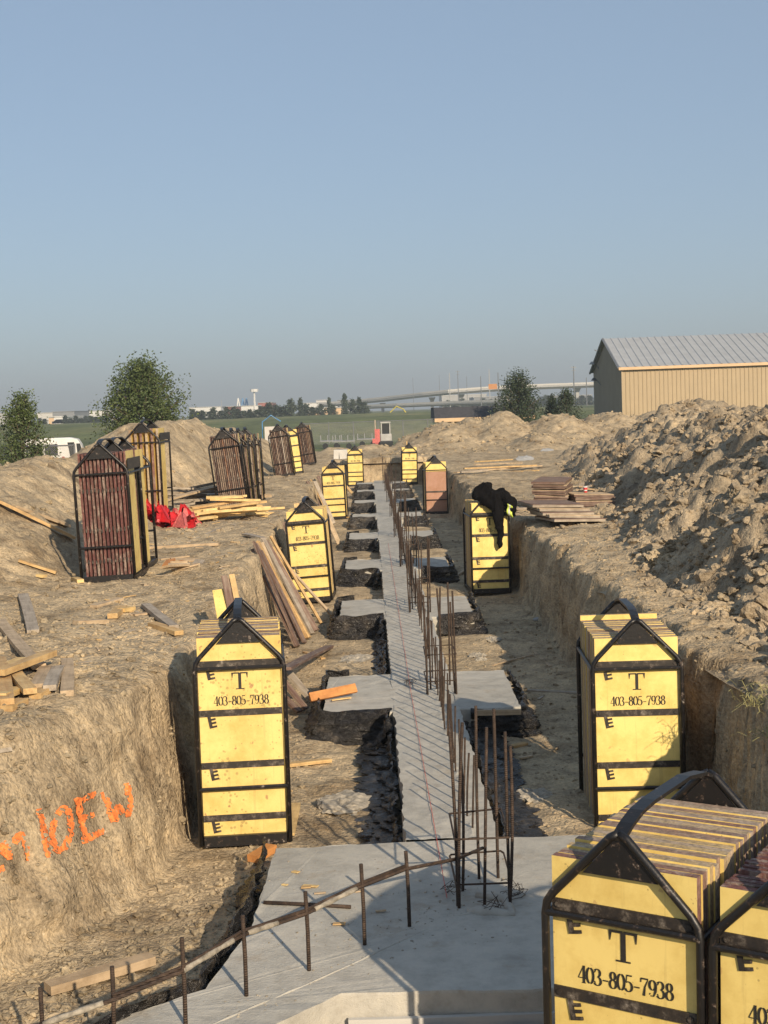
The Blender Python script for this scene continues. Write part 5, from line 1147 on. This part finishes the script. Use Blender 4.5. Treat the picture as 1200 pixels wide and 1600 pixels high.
# overpass
def deck(pts, th, label, D0, m='lightgrey'):
    o = empty('overpass', label, 'bridge'); V = [Vector(PY(px, py, D)) for px, py, D in pts]
    mb = MB(); n = len(V); ring = []
    for p_ in V:
        for dy, dz in ((0, 0), (0, -th*.45), (1.2, -th), (11, -th), (12, -th*.45), (12, 0)): ring.append(p_+Vector((0, dy, dz)))
    mb.add(ring, [(i*6+j, i*6+(j+1) % 6, (i+1)*6+(j+1) % 6, (i+1)*6+j) for i in range(n-1) for j in range(6)]); mb.build('deck', M[m], o)
    mb = MB()
    for a, b in zip(V[:-1], V[1:]): mb.strip([a+Vector((0, -.05, .35)), b+Vector((0, -.05, .35))], .7, .12, (0, 0, 1))
    mb.build('parapet', M['offwhite'], o); return o, V
o, V = deck([(500, 631.5, 620), (540, 628.5, 610), (600, 622.5, 590), (660, 615.5, 570), (700, 611.5, 560), (750, 607.5, 560), (800, 604.5, 560), (860, 602, 560), (960, 598.5, 560)], 1.35, 'long curved concrete overpass across the horizon', 600)
for px, py, D in ((598, 627, 592), (676, 618, 568), (722, 613, 560), (795, 608, 560), (905, 603, 560)):
    t = PY(px, py, D); h = t[2]-1.0-2.2; mb = MB(); mb.box((0, 6, h/2), (1.3, 2.2, h)); mb.add([(-1.3, 3.2, h+.3), (1.3, 3.2, h+.3), (.65, 4.5, h-1.2), (-.65, 4.5, h-1.2), (-1.3, 9, h+.3), (1.3, 9, h+.3), (.65, 7.5, h-1.2), (-.65, 7.5, h-1.2)], [(0, 1, 2, 3), (5, 4, 7, 6), (4, 0, 3, 7), (1, 5, 6, 2), (0, 4, 5, 1), (3, 2, 6, 7)])
    q = mb.build('pier', M['lightgrey'], o); q.location = (t[0], t[1], 2.2)
o2, V2 = deck([(560, 636, 520), (620, 633.5, 500), (700, 630, 480), (780, 627.5, 460)], .8, 'lower ramp in front of the overpass', 500)
# far vehicles
for k in range(22):
    px = rnd.choice([rnd.uniform(92, 160), rnd.uniform(92, 160), rnd.uniform(700, 800), rnd.uniform(860, 920)]); D = 420 if px < 200 else 600; y_ = 657 if px < 200 else 622+(800-px)*.03; t = PY(px, y_, D)
    mb = MB(); mb.prism([(-2.2, .3), (2.2, .3), (2.2, .9), (1.3, 1.0), (.7, 1.5), (-1.0, 1.5), (-1.7, 1.0), (-2.2, .9)], 1, -.85, .85); o = mb.build('parked_car', M[rnd.choice(['white', 'grey', 'lightgrey', 'dark'])]); o.location = (t[0], t[1], 2.25)
    tag(o, 'tiny distant vehicle among the far buildings', 'car', 'distant parked vehicles')

# ------------------------------------------------------------------ fences, bus, machines
def fence(x0, x1, y, h, z, label, n):
    o = empty('chainlink_fence', label, 'fence'); mb = MB(); mb.add([(x0, y, z+.05), (x1, y, z+.05), (x1, y, z+h), (x0, y, z+h)], [(0, 1, 2, 3)]); mb.build('wire_mesh', M['chainlink'], o)
    mb = MB(); mb.tube([(x0, y, z+h), (x1, y, z+h)], .025, 6); mb.build('top_rail', M['galv'], o)
    for k in range(n+1): x = x0+(x1-x0)*k/n; mb = MB(); mb.tube([(x, y+.03, z-.3), (x, y+.03, z+h+.05)], .035, 6); mb.build('post', M['galv'], o)
fence(-14.5, -9.8, 47, 1.35, .95, 'grey chain-link fence in front of the white bus', 3)
fence(-4.2, 5.5, 92, 1.45, .95, 'grey chain-link fence between the trench end and the green field', 6)
def bus():
    a = PY(98, 720, 50); o = empty('white_bus', 'white bus partly hidden by the tree behind the left fence', 'bus', None, Matrix.Translation((a[0], a[1]+1, 1.0)) @ Matrix.Rotation(rad(8), 4, 'Z'))
    mb = MB(); mb.prism([(-1.5, .35), (.58, .35), (.60, .75), (.50, 1.25), (.38, 1.45), (.1, 1.52), (-1.4, 1.52), (-1.5, 1.4)], 1, -.55, .55); mb.build('body', M['white'], o, bevel=.03)
    mb = MB(); mb.prism([(.10, .85), (.30, .85), (.26, 1.35), (.02, 1.35)], 1, -.558, -.551); mb.build('window', M['dark'], o)
    mb = MB(); mb.prism([(.36, .85), (.56, .85), (.47, 1.3), (.33, 1.3)], 1, -.558, -.551); mb.build('window', M['dark'], o)
    for wx in (-1.1, -.55): mb = MB(); mb.box((wx, -.555, 1.1), (.45, .01, .4)); mb.build('window', M['dark'], o)
    for wx in (0.22, -1.2): mb = MB(); mb.tube([(wx, -.57, .25), (wx, -.4, .25)], .24, 14); mb.build('wheel', M['dark'], o)
    mb = MB(); mb.box((-.15, -.556, .6), (.10, .008, .5)); mb.build('red_stripe', M['brick_red'], o)
bus()
def skid():
    a = PY(602, 696, 78); o = empty('compact_loader', 'small grey loader with a red arm parked beyond the trench end', 'loader', None, Matrix.Translation((a[0], a[1], .98)))
    mb = MB(); mb.box((.05, 0, .25), (.75, 1.1, .34)); mb.build('track', M['dark'], o, bevel=.05)
    mb = MB(); mb.box((.06, .1, .62), (.62, .9, .40)); mb.build('body', M['lightgrey'], o, bevel=.04)
    mb = MB()
    for x in (-.18, .28):
        for y in (-.25, .45): mb.box((x, y, 1.12), (.05, .05, .62))
    mb.box((.05, .1, 1.45), (.56, .8, .07)); mb.build('cab_frame', M['lightgrey'], o)
    mb = MB(); mb.box((.05, .1, 1.1), (.40, .6, .55)); mb.build('window', M['dark'], o)
    mb = MB(); mb.box((-.42, -.2, .65), (.28, .25, .9)); mb.box((-.5, -.2, .45), (.4, .3, .25)); mb.build('loader_arm', M['red_pale'], o)
    mb = MB(); mb.box((-.52, -.1, .95), (.06, .08, 1.3)); mb.build('mast', M['wood_grey'], o)
skid()
def trailer(px, py, D, label, k):
    a = PY(px, py, D); o = empty('equipment_trailer', label, 'trailer', None, Matrix.Translation((a[0], a[1], .98))); mb = MB(); mb.box((0, 0, .45), (1.3, .9, .08))
    for x in (-.6, -.2, .25, .6): mb.box((x, -.4, .62), (.05, .05, .35))
    mb.build('deck', M['galv'], o)
    for x in (-.35, .3): mb = MB(); mb.tube([(x, -.5, .17), (x, -.35, .17)], .17, 12); mb.build('wheel', M['dark'], o)
trailer(518, 694, 82, 'dark flat trailer behind the fence beyond the left heap', 0); trailer(537, 692, 80, 'grey trailer with an upright frame beyond the trench', 1); trailer(575, 688, 84, 'grey trailer frame left of the small loader', 2)
for k, (px, w) in enumerate(((526, .15), (536, .22))):
    a = PY(px, 706, 63); mb = MB(); mb.prism([(-w, 0), (w, 0), (w*.85, .42), (-w*.85, .42)], 1, -.25, .25); o = mb.build('concrete_block', M['offwhite'], None, bevel=.02); o.location = (a[0], a[1], gz(a[0], a[1])-.02); tag(o, ('smaller', 'larger')[k]+' pale concrete barrier block at the foot of the left heap', 'block')
a = PY(625, 650, 260); mb = MB(); mb.tube([(-1.8, 0, .3), (-.6, 0, 1.4), (.7, 0, .8), (1.1, 0, .1)], [.12, .12, .10, .16], 6); o = mb.build('excavator_arm', M['mustard']); o.location = (a[0], a[1], 2.35); tag(o, 'yellow excavator arm far off in the green field', 'excavator')
# white cabin with blue crane frame behind the far rack
a = PY(424, 668, 66); o = empty('site_cabin', 'small cream cabin with a blue lifting frame behind the far left racks', 'cabin', None, Matrix.Translation((a[0], a[1], 1.0))); mb = MB(); mb.box((0, 0, .9), (.6, .6, 1.25)); mb.build('wall', M['offwhite'], o); mb = MB(); mb.tube([(-.42, 0, 0), (-.42, 0, 1.75), (0, 0, 2.05), (.45, 0, 1.75)], .03, 6); mb.build('lifting_frame', M['blue'], o)
# scraps of clear plastic on the far slope, white rags
for k, (px, py, s_, lab) in enumerate([(820, 718, .35, 'crumpled pale plastic sheet on the slope by the lumber stack'), (855, 705, .3, 'thin pale plastic strip high on the spoil slope'), (840, 968, .07, 'white rag on the shaded trench floor')]):
    g_, nn = GN(px, py); v, f_ = I3; a = v*np.array([s_, s_*.8, .03]); a[:, 2] += .06*np.abs(fbm(a[:, 0]*9, a[:, 1]*9, 0, k, 3))*s_*3
    a = a+np.outer(a[:, 1], np.array([0, 0, .35 if k < 2 else 0])); tag(link('plastic_scrap', npmesh('plastic_scrap', a+np.array(g_), f_, M['lightgrey'])), lab, 'plastic')
# dry grass tuft on the right edge
mb = MB()
for cxp, cyp, n_, ln in ((1188, 1100, 45, .15), (1197, 1150, 30, .14), (1190, 1080, 20, .12)):
    g_ = G(cxp, cyp)
    for k in range(n_):
        p_ = g_+Vector((rnd.gauss(0, .07), rnd.gauss(0, .10), 0)); d = Vector((rnd.gauss(-.35, .4), rnd.gauss(-.1, .4), rnd.uniform(.1, .8))).normalized()*ln*rnd.uniform(.5, 1.3)
        mb.strip([p_, p_+d*.6, p_+d+Vector((0, 0, -.35*d.length))], .005, .001, (d.y, -d.x, 0.01))
tag(mb.build('dry_grass', M['dry_grass']), kind='stuff')

# ------------------------------------------------------------------ haze
mb = MB(); mb.box((0, 1900, 29), (7000, 4600, 62.5))
def f(t, b):
    v = nd(t, 'ShaderNodeVolumePrincipled'); v.inputs['Color'].default_value = (0.58, 0.67, 0.76, 1); v.inputs['Density'].default_value = 0.00065; v.inputs['Anisotropy'].default_value = 0.0
    t.nodes.remove(b); t.links.new(v.outputs[0], t.nodes['Material Output'].inputs['Volume'])
hz_ = mb.build('haze', mat('haze', f)); tag(hz_, kind='stuff')
